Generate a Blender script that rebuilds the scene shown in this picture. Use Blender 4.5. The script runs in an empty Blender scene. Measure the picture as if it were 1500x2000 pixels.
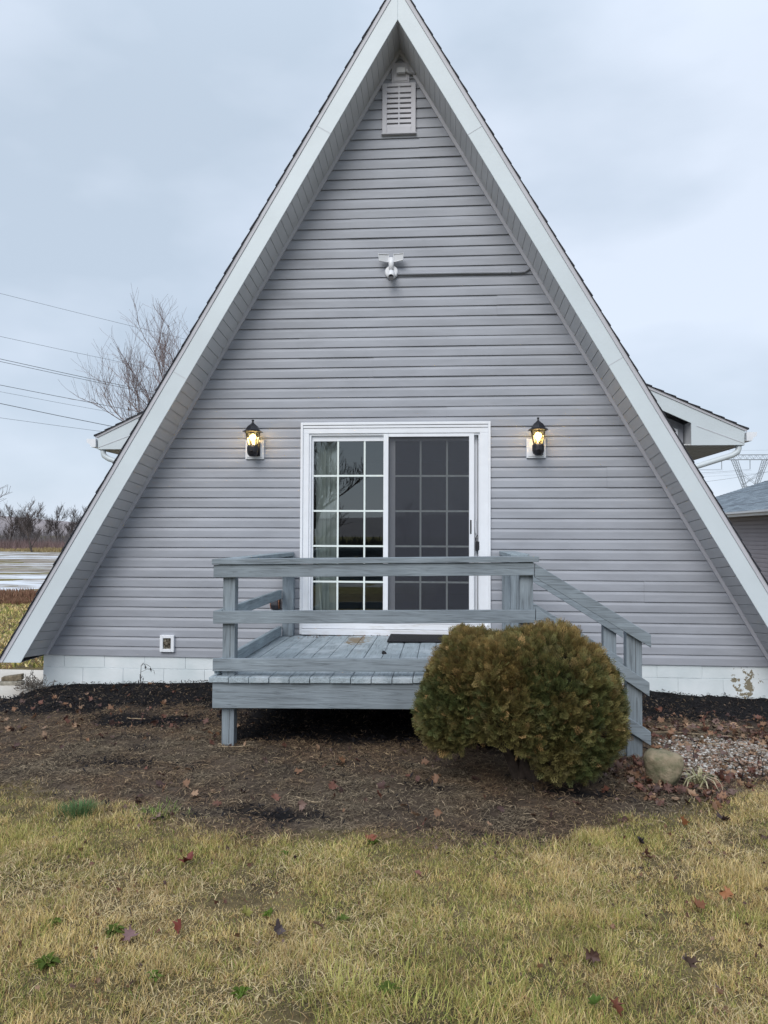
import bpy, math, random
import numpy as np
from mathutils import Vector, Matrix
R = math.radians
random.seed(7)
S = bpy.context.scene
COL = S.collection

# ------------------------------------------------------------------ camera
YAW, PITCH, ROLL = 0.0773, 0.0298, 0.0038
CAM = np.array([0.449, -7.694, 1.440])
view = np.array([-math.sin(YAW)*math.cos(PITCH), math.cos(YAW)*math.cos(PITCH), math.sin(PITCH)])
rt = np.array([math.cos(YAW), math.sin(YAW), 0.0]); up = np.cross(rt, view)
rt2 = rt*math.cos(ROLL) + up*math.sin(ROLL); up2 = np.cross(rt2, view)
cd = bpy.data.cameras.new('camera'); cam = bpy.data.objects.new('camera', cd); COL.objects.link(cam)
m = Matrix(((rt2[0], up2[0], -view[0], CAM[0]), (rt2[1], up2[1], -view[1], CAM[1]), (rt2[2], up2[2], -view[2], CAM[2]), (0, 0, 0, 1)))
cam.matrix_world = m
cd.sensor_fit = 'HORIZONTAL'; cd.sensor_width = 36; cd.lens = 36; cd.clip_start = 0.05; cd.clip_end = 6000
S.camera = cam
S.render.resolution_x, S.render.resolution_y = 768, 1024

# ------------------------------------------------------------------ world (overcast)
SUN_EL, SUN_AZ = R(40), R(196)          # high soft light from the camera's side of the house
w = bpy.data.worlds.new('World'); S.world = w; w.use_nodes = True
nt = w.node_tree; nt.nodes.clear()
def N(nt, t, **k):
    n = nt.nodes.new(t)
    for a, b in k.items():
        setattr(n, a, b)
    return n
def LK(nt, a, b): nt.links.new(a, b)
out = N(nt, 'ShaderNodeOutputWorld'); bg = N(nt, 'ShaderNodeBackground'); bg.inputs[1].default_value = 0.1
sky = N(nt, 'ShaderNodeTexSky', sky_type='NISHITA', sun_disc=False, sun_elevation=SUN_EL, sun_rotation=SUN_AZ)
tc = N(nt, 'ShaderNodeTexCoord')
mp = N(nt, 'ShaderNodeMapping'); mp.inputs['Scale'].default_value = (1.0, 1.0, 2.2)
mp.inputs['Location'].default_value = (0.35, 0.1, 0.62)
LK(nt, tc.outputs['Generated'], mp.inputs[0])
nz = N(nt, 'ShaderNodeTexNoise'); nz.inputs['Scale'].default_value = 2.6; nz.inputs['Detail'].default_value = 5; nz.inputs['Roughness'].default_value = 0.45
LK(nt, mp.outputs[0], nz.inputs['Vector'])
rp = N(nt, 'ShaderNodeValToRGB')
e = rp.color_ramp.elements
e[0].position = .36; e[0].color = (4.5, 5.3, 6.3, 1)
e[1].position = .64; e[1].color = (6.3, 7.0, 8.1, 1)
LK(nt, nz.outputs['Fac'], rp.inputs[0])
sep = N(nt, 'ShaderNodeSeparateXYZ'); LK(nt, tc.outputs['Generated'], sep.inputs[0])
zr = N(nt, 'ShaderNodeMapRange'); zr.interpolation_type = 'SMOOTHSTEP'
zr.inputs['From Min'].default_value = .45; zr.inputs['From Max'].default_value = 1.0
zr.inputs['To Min'].default_value = 1.0; zr.inputs['To Max'].default_value = 1.6
LK(nt, sep.outputs['Z'], zr.inputs['Value'])
vm = N(nt, 'ShaderNodeVectorMath', operation='SCALE'); LK(nt, rp.outputs[0], vm.inputs[0]); LK(nt, zr.outputs[0], vm.inputs['Scale'])
mx = N(nt, 'ShaderNodeMix', data_type='RGBA'); mx.inputs[0].default_value = .92
LK(nt, sky.outputs[0], mx.inputs[6]); LK(nt, vm.outputs[0], mx.inputs[7])
LK(nt, mx.outputs[2], bg.inputs[0]); LK(nt, bg.outputs[0], out.inputs[0])

sl = bpy.data.lights.new('sun', 'SUN'); sl.energy = 1.75; sl.angle = R(40); sl.color = (1, .97, .93)
so = bpy.data.objects.new('sun', sl); COL.objects.link(so)
sd = Vector((math.sin(SUN_AZ)*math.cos(SUN_EL), math.cos(SUN_AZ)*math.cos(SUN_EL), math.sin(SUN_EL)))
so.rotation_euler = sd.to_track_quat('Z', 'Y').to_euler(); so.location = sd*30
S.view_settings.view_transform = 'Standard'; S.view_settings.look = 'None'
S.view_settings.exposure = 0.36; S.view_settings.gamma = 1.0

# ------------------------------------------------------------------ helpers
class MB:
    def __init__(s): s.v = []; s.f = []
    def add(s, vs, fs):
        o = len(s.v); s.v += [tuple(p) for p in vs]; s.f += [tuple(o+i for i in f) for f in fs]
    def box(s, x0, x1, y0, y1, z0, z1):
        if x0 > x1: x0, x1 = x1, x0
        if y0 > y1: y0, y1 = y1, y0
        s.add([(x0,y0,z0),(x1,y0,z0),(x1,y1,z0),(x0,y1,z0),(x0,y0,z1),(x1,y0,z1),(x1,y1,z1),(x0,y1,z1)],
              [(0,3,2,1),(4,5,6,7),(0,1,5,4),(1,2,6,5),(2,3,7,6),(3,0,4,7)])
        return s
    def prism_y(s, poly, y0, y1):      # poly: list of (x,z), anticlockwise seen from -Y
        n = len(poly); a = sum(poly[i][0]*poly[(i+1)%n][1]-poly[(i+1)%n][0]*poly[i][1] for i in range(n))
        if a < 0: poly = poly[::-1]
        s.add([(x,y0,z) for x,z in poly]+[(x,y1,z) for x,z in poly],
              [tuple(range(n)), tuple(range(2*n-1, n-1, -1))]+[(i, n+i, n+(i+1)%n, (i+1)%n) for i in range(n)])
        return s
    def prism_x(s, poly, x0, x1):      # poly: list of (y,z)
        n = len(poly); a = sum(poly[i][0]*poly[(i+1)%n][1]-poly[(i+1)%n][0]*poly[i][1] for i in range(n))
        if a > 0: poly = poly[::-1]
        s.add([(x0,y,z) for y,z in poly]+[(x1,y,z) for y,z in poly],
              [tuple(range(n)), tuple(range(2*n-1, n-1, -1))]+[(i, n+i, n+(i+1)%n, (i+1)%n) for i in range(n)])
        return s
    def tube(s, pts, rad, n=8, cap=True):
        pts = [Vector(p) for p in pts]
        if not hasattr(rad, '__len__'): rad = [rad]*len(pts)
        rings = []
        t0 = (pts[1]-pts[0]).normalized()
        a = t0.orthogonal().normalized()
        for i, p in enumerate(pts):
            t = (pts[min(i+1, len(pts)-1)]-pts[max(i-1, 0)]).normalized()
            a = (a - t*a.dot(t)).normalized(); b = t.cross(a)
            rings.append([p+(a*math.cos(2*math.pi*k/n)+b*math.sin(2*math.pi*k/n))*rad[i] for k in range(n)])
        vs = [q for r in rings for q in r]; fs = []
        for i in range(len(pts)-1):
            for k in range(n):
                fs.append((i*n+k, i*n+(k+1)%n, (i+1)*n+(k+1)%n, (i+1)*n+k))
        if cap: fs += [tuple(range(n-1, -1, -1)), tuple((len(pts)-1)*n+k for k in range(n))]
        s.add(vs, fs); return s
    def lathe(s, prof, c, n=12, ph=0.0):   # prof: (r,z)
        vs = []; fs = []
        for r, z in prof:
            for k in range(n):
                a = 2*math.pi*k/n+ph; vs.append((c[0]+r*math.cos(a), c[1]+r*math.sin(a), c[2]+z))
        for i in range(len(prof)-1):
            for k in range(n): fs.append((i*n+k, i*n+(k+1)%n, (i+1)*n+(k+1)%n, (i+1)*n+k))
        fs += [tuple(range(n-1, -1, -1)), tuple((len(prof)-1)*n+k for k in range(n))]
        s.add(vs, fs); return s
    def shear(s, f):
        s.v = [f(*p) for p in s.v]; return s
    def build(s, name, mat, parent=None, smooth=False, bevel=0):
        me = bpy.data.meshes.new(name); me.from_pydata(s.v, [], s.f); me.validate(); me.update()
        me.materials.append(mat)
        if smooth: me.polygons.foreach_set('use_smooth', [True]*len(me.polygons))
        o = bpy.data.objects.new(name, me); COL.objects.link(o)
        if parent is not None:
            o.parent = parent; o.matrix_parent_inverse = Matrix.Translation(-parent.location) if parent.parent is None else Matrix()
        if bevel:
            b = o.modifiers.new('bevel', 'BEVEL'); b.width = bevel; b.segments = 2; b.limit_method = 'ANGLE'
        return o
def tag(o, label, cat=None, group=None, kind=None):
    if label: o['label'] = label
    if cat: o['category'] = cat
    if group: o['group'] = group
    if kind: o['kind'] = kind
    return o
def thing(name, label, cat, loc=(0,0,0), group=None):
    o = bpy.data.objects.new(name, None); COL.objects.link(o); o.location = loc; o.empty_display_size = .1
    return tag(o, label, cat, group)
def child(o, p):          # world-space mesh put under a part whose own origin is the world's
    o.parent = p; return o

# ---- materials
def mat(name, col, rough=.6, nscale=None, namt=.1, ncol=None, stretch=(1,1,1), bump=0, bscale=None, spec=.3, detail=4, metal=0, contrast=(.35,.65), bdist=.01):
    M = bpy.data.materials.new(name); M.use_nodes = True; t = M.node_tree
    b = t.nodes['Principled BSDF']; b.inputs['Roughness'].default_value = rough; b.inputs['Specular IOR Level'].default_value = spec
    b.inputs['Metallic'].default_value = metal
    b.inputs['Base Color'].default_value = (*col, 1)
    if nscale:
        g = N(t, 'ShaderNodeNewGeometry'); mp = N(t, 'ShaderNodeMapping'); mp.inputs['Scale'].default_value = stretch
        LK(t, g.outputs['Position'], mp.inputs[0])
        nz = N(t, 'ShaderNodeTexNoise'); nz.inputs['Scale'].default_value = nscale; nz.inputs['Detail'].default_value = detail; nz.inputs['Roughness'].default_value = .6
        LK(t, mp.outputs[0], nz.inputs['Vector'])
        rp = N(t, 'ShaderNodeValToRGB'); e = rp.color_ramp.elements
        c2 = ncol if ncol else tuple(c*(1-namt) for c in col); c1 = col if ncol else tuple(c*(1+namt) for c in col)
        e[0].position = contrast[0]; e[0].color = (*c2, 1); e[1].position = contrast[1]; e[1].color = (*c1, 1)
        LK(t, nz.outputs['Fac'], rp.inputs[0]); LK(t, rp.outputs[0], b.inputs['Base Color'])
        if bump:
            n2 = N(t, 'ShaderNodeTexNoise'); n2.inputs['Scale'].default_value = bscale or nscale*4; n2.inputs['Detail'].default_value = 5
            LK(t, mp.outputs[0], n2.inputs['Vector'])
            bp = N(t, 'ShaderNodeBump'); bp.inputs['Strength'].default_value = bump; bp.inputs['Distance'].default_value = bdist
            LK(t, n2.outputs['Fac'], bp.inputs['Height']); LK(t, bp.outputs[0], b.inputs['Normal'])
    return M
def attr_mat(name, rough=.75, spec=.15, trans=0):
    M = bpy.data.materials.new(name); M.use_nodes = True; t = M.node_tree; b = t.nodes['Principled BSDF']
    a = N(t, 'ShaderNodeAttribute', attribute_name='tint'); LK(t, a.outputs['Color'], b.inputs['Base Color'])
    b.inputs['Roughness'].default_value = rough; b.inputs['Specular IOR Level'].default_value = spec
    if trans:
        tr = N(t, 'ShaderNodeBsdfTranslucent'); LK(t, a.outputs['Color'], tr.inputs[0])
        ms = N(t, 'ShaderNodeMixShader'); ms.inputs[0].default_value = trans
        LK(t, b.outputs[0], ms.inputs[1]); LK(t, tr.outputs[0], ms.inputs[2]); LK(t, ms.outputs[0], t.nodes['Material Output'].inputs[0])
    return M
def wood(name, col, axis):
    """painted timber with the grain running along axis"""
    st = {'x': (1.6, 26, 26), 'y': (26, 1.6, 26), 'z': (26, 26, 1.6)}[axis]
    M = bpy.data.materials.new(name); M.use_nodes = True; t = M.node_tree; b = t.nodes['Principled BSDF']
    b.inputs['Roughness'].default_value = .62; b.inputs['Specular IOR Level'].default_value = .25
    g = N(t, 'ShaderNodeNewGeometry'); oi = N(t, 'ShaderNodeObjectInfo')
    mp = N(t, 'ShaderNodeMapping'); mp.inputs['Scale'].default_value = st
    LK(t, g.outputs['Position'], mp.inputs[0])
    nz = N(t, 'ShaderNodeTexNoise'); nz.inputs['Scale'].default_value = 2.1; nz.inputs['Detail'].default_value = 6; nz.inputs['Roughness'].default_value = .6; nz.inputs['Distortion'].default_value = 1.3
    LK(t, mp.outputs[0], nz.inputs['Vector'])
    big = N(t, 'ShaderNodeTexNoise'); big.inputs['Scale'].default_value = 3.2; big.inputs['Detail'].default_value = 3
    LK(t, g.outputs['Position'], big.inputs['Vector'])
    rp = N(t, 'ShaderNodeValToRGB'); e = rp.color_ramp.elements
    e[0].position = .34; e[0].color = (*[c*.62 for c in col], 1); e[1].position = .45; e[1].color = (*[c*.90 for c in col], 1)
    e2 = rp.color_ramp.elements.new(.68); e2.color = (*[min(1, c*1.14) for c in col], 1)
    LK(t, nz.outputs['Fac'], rp.inputs[0])
    r2 = N(t, 'ShaderNodeMapRange'); r2.inputs['From Min'].default_value = .3; r2.inputs['From Max'].default_value = .7
    r2.inputs['To Min'].default_value = .84; r2.inputs['To Max'].default_value = 1.12
    LK(t, big.outputs['Fac'], r2.inputs['Value'])
    sc = N(t, 'ShaderNodeVectorMath', operation='SCALE'); LK(t, rp.outputs[0], sc.inputs[0]); LK(t, r2.outputs[0], sc.inputs['Scale'])
    LK(t, sc.outputs[0], b.inputs['Base Color'])
    bp = N(t, 'ShaderNodeBump'); bp.inputs['Strength'].default_value = .75; bp.inputs['Distance'].default_value = .006
    LK(t, nz.outputs['Fac'], bp.inputs['Height']); LK(t, bp.outputs[0], b.inputs['Normal'])
    return M
def emis(name, col, st):
    M = bpy.data.materials.new(name); M.use_nodes = True; b = M.node_tree.nodes['Principled BSDF']
    b.inputs['Base Color'].default_value = (*col, 1); b.inputs['Emission Color'].default_value = (*col, 1); b.inputs['Emission Strength'].default_value = st
    return M
def glass(name, tint=(.9,.95,.95), refl=1.0, fres=1.52):
    M = bpy.data.materials.new(name); M.use_nodes = True; t = M.node_tree; t.nodes.remove(t.nodes['Principled BSDF'])
    tr = N(t, 'ShaderNodeBsdfTransparent'); tr.inputs[0].default_value = (*tint, 1)
    gl = N(t, 'ShaderNodeBsdfGlossy'); gl.inputs['Roughness'].default_value = 0.0; gl.inputs[0].default_value = (.93, 1, 1, 1)
    fr = N(t, 'ShaderNodeFresnel'); fr.inputs[0].default_value = fres
    mu = N(t, 'ShaderNodeMath', operation='MULTIPLY'); mu.inputs[1].default_value = refl; mu.use_clamp = True
    LK(t, fr.outputs[0], mu.inputs[0])
    ms = N(t, 'ShaderNodeMixShader'); LK(t, mu.outputs[0], ms.inputs[0]); LK(t, tr.outputs[0], ms.inputs[1]); LK(t, gl.outputs[0], ms.inputs[2])
    LK(t, ms.outputs[0], t.nodes['Material Output'].inputs[0])
    return M

PAINT = (.225, .262, .292)
WX, WY, WZ = wood('deck_paint_grain_across', PAINT, 'x'), wood('deck_paint_grain_deep', (.27,.325,.36), 'y'), wood('deck_paint_grain_upright', PAINT, 'z')
M_SIDING = mat('vinyl_siding', (.318,.332,.370), .5, 1.3, .10, stretch=(1,1,5), bump=.12, bscale=60, spec=.35)
M_SOFFIT = mat('soffit_vinyl', (.56,.57,.59), .5, 2, .05, spec=.3)
M_TRIM = mat('grey_trim', (.50,.50,.54), .45, 3, .04)
M_FASCIA = mat('white_fascia_metal', (.585,.645,.68), .38, 1.3, .045, bump=.06, bscale=40, spec=.4)
M_WHITE = mat('white_vinyl', (.76,.78,.82), .35, 6, .03, spec=.45)
M_WHITE2 = mat('worn_white_paint', (.74,.76,.80), .5, 9, .1, ncol=(.62,.62,.62), stretch=(.6,1,3), contrast=(.3,.5), spec=.3)
M_SHING = mat('roof_shingle_black', (.035,.037,.045), .9, 30, .4, bump=.6, bscale=90)
M_SHING2 = mat('roof_shingle_grey', (.20,.23,.27), .9, 7, .3, ncol=(.10,.12,.15), stretch=(1,.9,3), bump=.5, bscale=60)
M_BLACK = mat('black_painted_metal', (.012,.012,.016), .4, 20, .2, spec=.5)
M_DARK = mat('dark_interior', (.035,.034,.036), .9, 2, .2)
M_BLIND = mat('vertical_blind_fabric', (.66,.70,.68), .7, 12, .08, stretch=(8,8,.4))
M_GLASS = glass('door_glass', (.90,.94,.93), 3.0)
M_LGLASS = glass('lantern_glass', (1,.93,.74), 1.0)
M_BULB = emis('lit_bulb', (1, .72, .34), 7)
M_MUNTIN = mat('white_muntin', (.72,.78,.76), .5, 9, .03)
M_BARK = mat('bark', (.085,.07,.066), .9, 12, .3, stretch=(1,1,.2))

TL, TR = .5893, .5840
AW, AF = 6.391, 6.425          # apex of the wall and of the rake's inner edge
def xl(z, a): return -TL*(a-z)
def xr(z, a): return TR*(a-z)
KL, KR = math.sqrt(1+TL*TL), math.sqrt(1+TR*TR)

# ------------------------------------------------------------------ the house
house = thing('a_frame_house', 'steep A-frame house clad in lavender grey siding with broad white rake boards', 'house', (0,0,0))
Z0, CH = .19, .1016
mb = MB(); k = 0
joints = {12: [(-.02)], 13: [], 30: [(-1.02)], 31: [(-1.02)], 28: [(-.26)], 29: [(-.26)], 34: [(.98)], 35: [(.98)], 23: [(.48)], 24:[(.48)],
          8: [(-2.9)], 9: [(-2.9)], 17: [(2.05)], 18: [(2.05)], 42: [(-.5)], 43: [(-.5)], 6: [(2.4)], 7: [(2.4)], 50:[(.2)], 51:[(.2)]}
rs = random.Random(3)
while True:
    z0 = Z0+CH*k; z1 = z0+CH; z1 = min(z1, AW-.012)
    if z0 > AW-.03: break
    segs = [(-9, 9)]
    if 3 <= k <= 22: segs = [(-9, -.955), (.86, 9)]
    cut = []
    for a, b in segs:
        js = [j for j in joints.get(k, []) if a < j < b]
        pts = [a]+js+[b]; off = 0
        for i in range(len(pts)-1):
            cut.append((pts[i], pts[i+1], -.0042*(i % 2)))
    for a, b, off in cut:
        def X(z, lo, hi): return max(xl(z, AW)-.01, lo), min(xr(z, AW)+.01, hi)
        jit = rs.uniform(-.0006, .0006)
        za, zb = z0+(z1-z0)*.63, z1
        rows = [(z0, .0), (z0, -.0165+off), (za, -.0150+off), (za+.006, -.0135+off), (zb, -.0015+off)]
        nx = 14; vs = []; fs = []
        for z, y in rows:
            x0, x1 = X(z, a, b)
            for i in range(nx+1):
                x = x0+(x1-x0)*i/nx
                wv = .0011*math.sin(x*1.7+k*1.3)+.0007*math.sin(x*5.1+k*2.1)
                vs.append((x, y+(wv if y < -.001 else 0), z+.0016*math.sin(x*1.1+k*.25)+jit))
        for r in range(len(rows)-1):
            for i in range(nx):
                q = r*(nx+1)+i; fs.append((q, q+1, q+nx+2, q+nx+1))
        mb.add(vs, fs)
    k += 1
mb.build('siding_wall', M_SIDING, house)
# sheathing behind the siding (with the door's opening)
b = MB(); zt, zb_ = 2.46, .44
b.prism_y([(xl(Z0, AW), Z0), (xr(Z0, AW), Z0), (xr(zb_, AW), zb_), (xl(zb_, AW), zb_)], .003, .05)
b.prism_y([(xl(zb_, AW), zb_), (-.90, zb_), (-.90, zt), (xl(zt, AW), zt)], .003, .05)
b.prism_y([(.80, zb_), (xr(zb_, AW), zb_), (xr(zt, AW), zt), (.80, zt)], .003, .05)
b.prism_y([(xl(zt, AW), zt), (xr(zt, AW), zt), (0, AW)], .003, .05)
b.build('sheathing', M_DARK, house)
b = MB().prism_y([(xl(-.4, AW)+.15, -.4), (xr(-.4, AW)-.15, -.4), (0, AW)], 8.9, 9.0); b.build('rear_wall', M_SIDING, house)
# J-channel trim where the wall meets the soffit
for s, t in ((-1, TL), (1, TR)):
    kk = math.sqrt(1+t*t); wd = .031*kk
    b = MB(); a2 = AW
    p = [(s*t*(a2-Z0+.0)+s*.004, Z0), (s*0.0, a2+.004), (0.0, a2-wd/t), (s*(t*(a2-Z0)-wd), Z0)]
    b.prism_y(p, -.03, -.002); b.build('wall_channel', M_TRIM, house, bevel=.002)
# soffits: boards running out from the wall to the rake
for s, t in ((-1, TL), (1, TR)):
    kk = math.sqrt(1+t*t); L = (AW-.19)*kk; dx, dz = s*t/kk, -1/kk    # down the slope
    nx_, nz_ = s/kk, t/kk                                             # outward normal
    b = MB(); n = int(L/.1016)+1
    for i in range(n):
        a0 = i*.1016; a1 = min(a0+.0955, L)
        if a0 >= L: break
        for (u0, u1, o) in ((a0, a1, 0.0), (a1, min(a0+.1016, L), .012)):
            vs = []
            for (u, y) in ((u0, -.002), (u1, -.002), (u1, -.41), (u0, -.41)):
                az = AW+(AF-AW)*(-y/.42)
                vs.append((dx*u+nx_*o, y, az+dz*u+nz_*o))
            vs += [(x+nx_*.02, y, z+nz_*.02) for x, y, z in vs]
            b.add(vs, [(0,1,2,3), (7,6,5,4), (0,4,5,1), (1,5,6,2), (2,6,7,3), (3,7,4,0)])
    o = b.build('soffit', M_SOFFIT, house)
# rake boards, drip strips, shingles, roof decks
def slope_poly(s, t, apex, p0, p1, zb):
    """strip between perpendicular offsets p0 and p1 outside the line x = s t (apex - z), cut level at zb"""
    kk = math.sqrt(1+t*t)
    return [(s*(t*(apex-zb)+p0*kk), zb), (0, apex+p0*kk/t), (0, apex+p1*kk/t), (s*(t*(apex-zb)+p1*kk), zb)]
for s, t in ((-1, TL), (1, TR)):
    zb = .172
    kk = math.sqrt(1+t*t)
    # in three lengths, lapped, as the metal was
    f = MB().prism_y(slope_poly(s, t, AF, 0, .158, zb), -.42, -.40)
    fo = f.build('rake_board', M_FASCIA, house, bevel=.003)
    for zc in ((5.33, 2.95) if s < 0 else (5.27, 3.03)):
        c = Vector((s*t*(AF-zc), -.4225, zc)); d = Vector((s*1/kk, 0, t/kk)); e = Vector((s*t/kk, 0, -1/kk))
        vs = [c, c+d*.158, c+d*.158+e*.004, c+e*.004]; sm = MB(); sm.add(vs, [(0,1,2,3)])
        so_ = sm.build('board_seam', M_TRIM); so_.parent = fo
    MB().prism_y(slope_poly(s, t, AF, .158, .196, zb), -.428, -.405).build('drip_strip', M_TRIM, house, bevel=.003)
    MB().prism_y(slope_poly(s, t, AF, .02, .19, zb), -.40, 8.9).build('roof_deck', M_DARK, house)
    sh = MB(); L = (AF+.19*kk/t-zb)*kk; n = int(L/.165)+1; rr = random.Random(5+s)
    base = Vector((0, 0, AF+.196*kk/t)); dn = Vector((s*t/kk, 0, -1/kk)); nn = Vector((s/kk, 0, t/kk))
    for i in range(n):
        u0, u1 = i*.165-.02, min((i+1)*.165, L-.005); th = .012+rr.uniform(-.002, .003)
        lo = -.438-rr.uniform(0, .006)
        vs = []
        for y in (lo, 9.0):
            for u, o in ((u0, 0), (u1, 0), (u1, th), (u0, .004)):
                p = base+dn*u+nn*o; vs.append((p.x, y, p.z))
        fcs = [(0,1,2,3), (7,6,5,4), (0,4,5,1), (1,5,6,2), (2,6,7,3), (3,7,4,0)]
        if s > 0: fcs = [f[::-1] for f in fcs]
        sh.add(vs, fcs)
    sh.build('roof_shingles', M_SHING, house)
# ends of the lower corners: little soffit return at the foot of each rake
for s, t in ((-1, TL), (1, TR)):
    b = MB(); x0 = s*(t*(AF-.19)); kk = math.sqrt(1+t*t)
    b.add([(s*t*(AW-.185), -.002, .185), (s*(t*(AF-.172)), -.41, .172), (s*(t*(AF-.172)+.15), -.41, .172), (s*(t*(AW-.185)+.15), -.002, .185)], [(0,1,2,3)])
    b.build('rake_return', M_TRIM, house)

# foundation: painted concrete blocks with joints
Mf = bpy.data.materials.new('painted_block'); Mf.use_nodes = True; t = Mf.node_tree; pb = t.nodes['Principled BSDF']; pb.inputs['Roughness'].default_value = .65
g = N(t, 'ShaderNodeNewGeometry'); nz = N(t, 'ShaderNodeTexNoise'); nz.inputs['Scale'].default_value = 14; nz.inputs['Detail'].default_value = 7; nz.inputs['Roughness'].default_value = .65; LK(t, g.outputs['Position'], nz.inputs['Vector'])
vd = N(t, 'ShaderNodeVectorMath', operation='DISTANCE'); mpp = N(t, 'ShaderNodeMapping'); mpp.inputs['Scale'].default_value = (1, 1, .6)
LK(t, g.outputs['Position'], mpp.inputs[0]); LK(t, mpp.outputs[0], vd.inputs[0]); vd.inputs[1].default_value = (3.35, 0, -.012)
ma = N(t, 'ShaderNodeMath', operation='MULTIPLY_ADD'); ma.inputs[1].default_value = .95; ma.inputs[2].default_value = -.425
LK(t, nz.outputs['Fac'], ma.inputs[0])
lt = N(t, 'ShaderNodeMath', operation='LESS_THAN'); LK(t, vd.outputs['Value'], lt.inputs[0]); LK(t, ma.outputs[0], lt.inputs[1])
n2 = N(t, 'ShaderNodeTexNoise'); n2.inputs['Scale'].default_value = 2.5; n2.inputs['Detail'].default_value = 5; LK(t, g.outputs['Position'], n2.inputs['Vector'])
cr = N(t, 'ShaderNodeValToRGB'); e = cr.color_ramp.elements; e[0].position = .35; e[0].color = (.60,.66,.68,1); e[1].position = .65; e[1].color = (.74,.78,.80,1)
LK(t, n2.outputs['Fac'], cr.inputs[0])
mxx = N(t, 'ShaderNodeMix', data_type='RGBA'); LK(t, lt.outputs[0], mxx.inputs[0]); LK(t, cr.outputs[0], mxx.inputs[6]); mxx.inputs[7].default_value = (.22,.19,.13,1)
LK(t, mxx.outputs[2], pb.inputs['Base Color'])
n3 = N(t, 'ShaderNodeTexNoise'); n3.inputs['Scale'].default_value = 45; n3.inputs['Detail'].default_value = 5; LK(t, g.outputs['Position'], n3.inputs['Vector'])
bp = N(t, 'ShaderNodeBump'); bp.inputs['Strength'].default_value = .35; bp.inputs['Distance'].default_value = .006; LK(t, n3.outputs['Fac'], bp.inputs['Height']); LK(t, bp.outputs[0], pb.inputs['Normal'])
b = MB(); rr = random.Random(11)
for r_, (z0, z1) in enumerate(((.064, .188), (-.136, .060), (-.34, -.14))):
    x = -3.675-(.2 if r_ % 2 == 0 else 0)-.0
    while x < 4.3:
        x1 = x+.4265; a0, a1 = max(x, -3.675), x1-.004
        if a1 > a0: b.box(a0, a1, .0+rr.uniform(-.0015, .0015), .19, z0, z1)
        x = x1
b.box(-3.67, 4.25, .006, .18, -.5, .187)
b.box(-3.67, -3.48, .19, 8.8, -.5, .16); b.box(4.0, 4.2, .19, 8.8, -.5, .16)
b.build('foundation', Mf, house, bevel=.002)

# ---- sliding door
door = MB()
def frame(b, x0, x1, z0, z1, wl, wr, wb, wt, y0, y1):
    b.box(x0, x0+wl, y0, y1, z0, z1); b.box(x1-wr, x1, y0, y1, z0, z1)
    b.box(x0+wl, x1-wr, y0, y1, z1-wt, z1); b.box(x0+wl, x1-wr, y0, y1, z0, z0+wb)
frame(door, -.908, .808, .53, 2.464, .020, .012, .03, .022, -.012, .11)
D = door.build('sliding_door', M_WHITE, house, bevel=.002)
def sub(mb, name, m, p=None, **k):
    o = mb.build(name, m, None, **k); o.parent = p or D; return o
b = MB()
b.box(-.968, -.908, -.026, .0, .46, 2.462); b.box(-.993, -.968, -.040, .0, .441, 2.573)
b.box(.808, .890, -.026, .0, .46, 2.462); b.box(.890, .915, -.040, .0, .441, 2.573)
b.box(-.968, .890, -.026, .0, 2.462, 2.513); b.box(-.968, .890, -.033, .0, 2.516, 2.541); b.box(-.968, .890, -.040, .0, 2.546, 2.573)
sub(b, 'door_casing', M_WHITE, bevel=.003)
b = MB(); b.box(-.966, .888, -.075, -.0, .4415, .498); b.box(-.968, .889, -.050, -.0, .502, .555); b.box(-.90, .80, -.035, .0, .559, .585)
sub(b, 'door_sill', M_WHITE2, bevel=.003)
# fixed panel (left)
b = MB(); frame(b, -.888, -.10, .56, 2.442, .020, .05, .06, .054, .015, .05); sub(b, 'fixed_panel', M_WHITE, bevel=.002)
b = MB(); b.add([(-.868,.030,.62),(-.150,.030,.62),(-.150,.030,2.388),(-.868,.030,2.388)], [(0,1,2,3)]); sub(b, 'glass_pane', M_GLASS)
b = MB()
for x in (-.618, -.347): b.box(x-.009, x+.009, .020, .028, .62, 2.388)
for z in (2.037, 1.681, 1.326, .966, .62): b.box(-.868, -.150, .021, .027, z-.009, z+.009)
sub(b, 'window_grid', M_MUNTIN)
# sliding panel behind the screen (right)
b = MB(); frame(b, -.10, .790, .56, 2.442, .062, .052, .06, .05, .055, .09); sub(b, 'moving_panel', M_WHITE, bevel=.002)
b = MB(); b.add([(-.038,.070,.62),(.738,.070,.62),(.738,.070,2.392),(-.038,.070,2.392)], [(0,1,2,3)]); sub(b, 'glass_pane', M_GLASS)
b = MB()
for x in (.218, .484): b.box(x-.009, x+.009, .060, .068, .62, 2.392)
for z in (2.037, 1.681, 1.326, .966, .62): b.box(-.038, .738, .061, .067, z-.009, z+.009)
sub(b, 'window_grid', M_MUNTIN)
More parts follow.
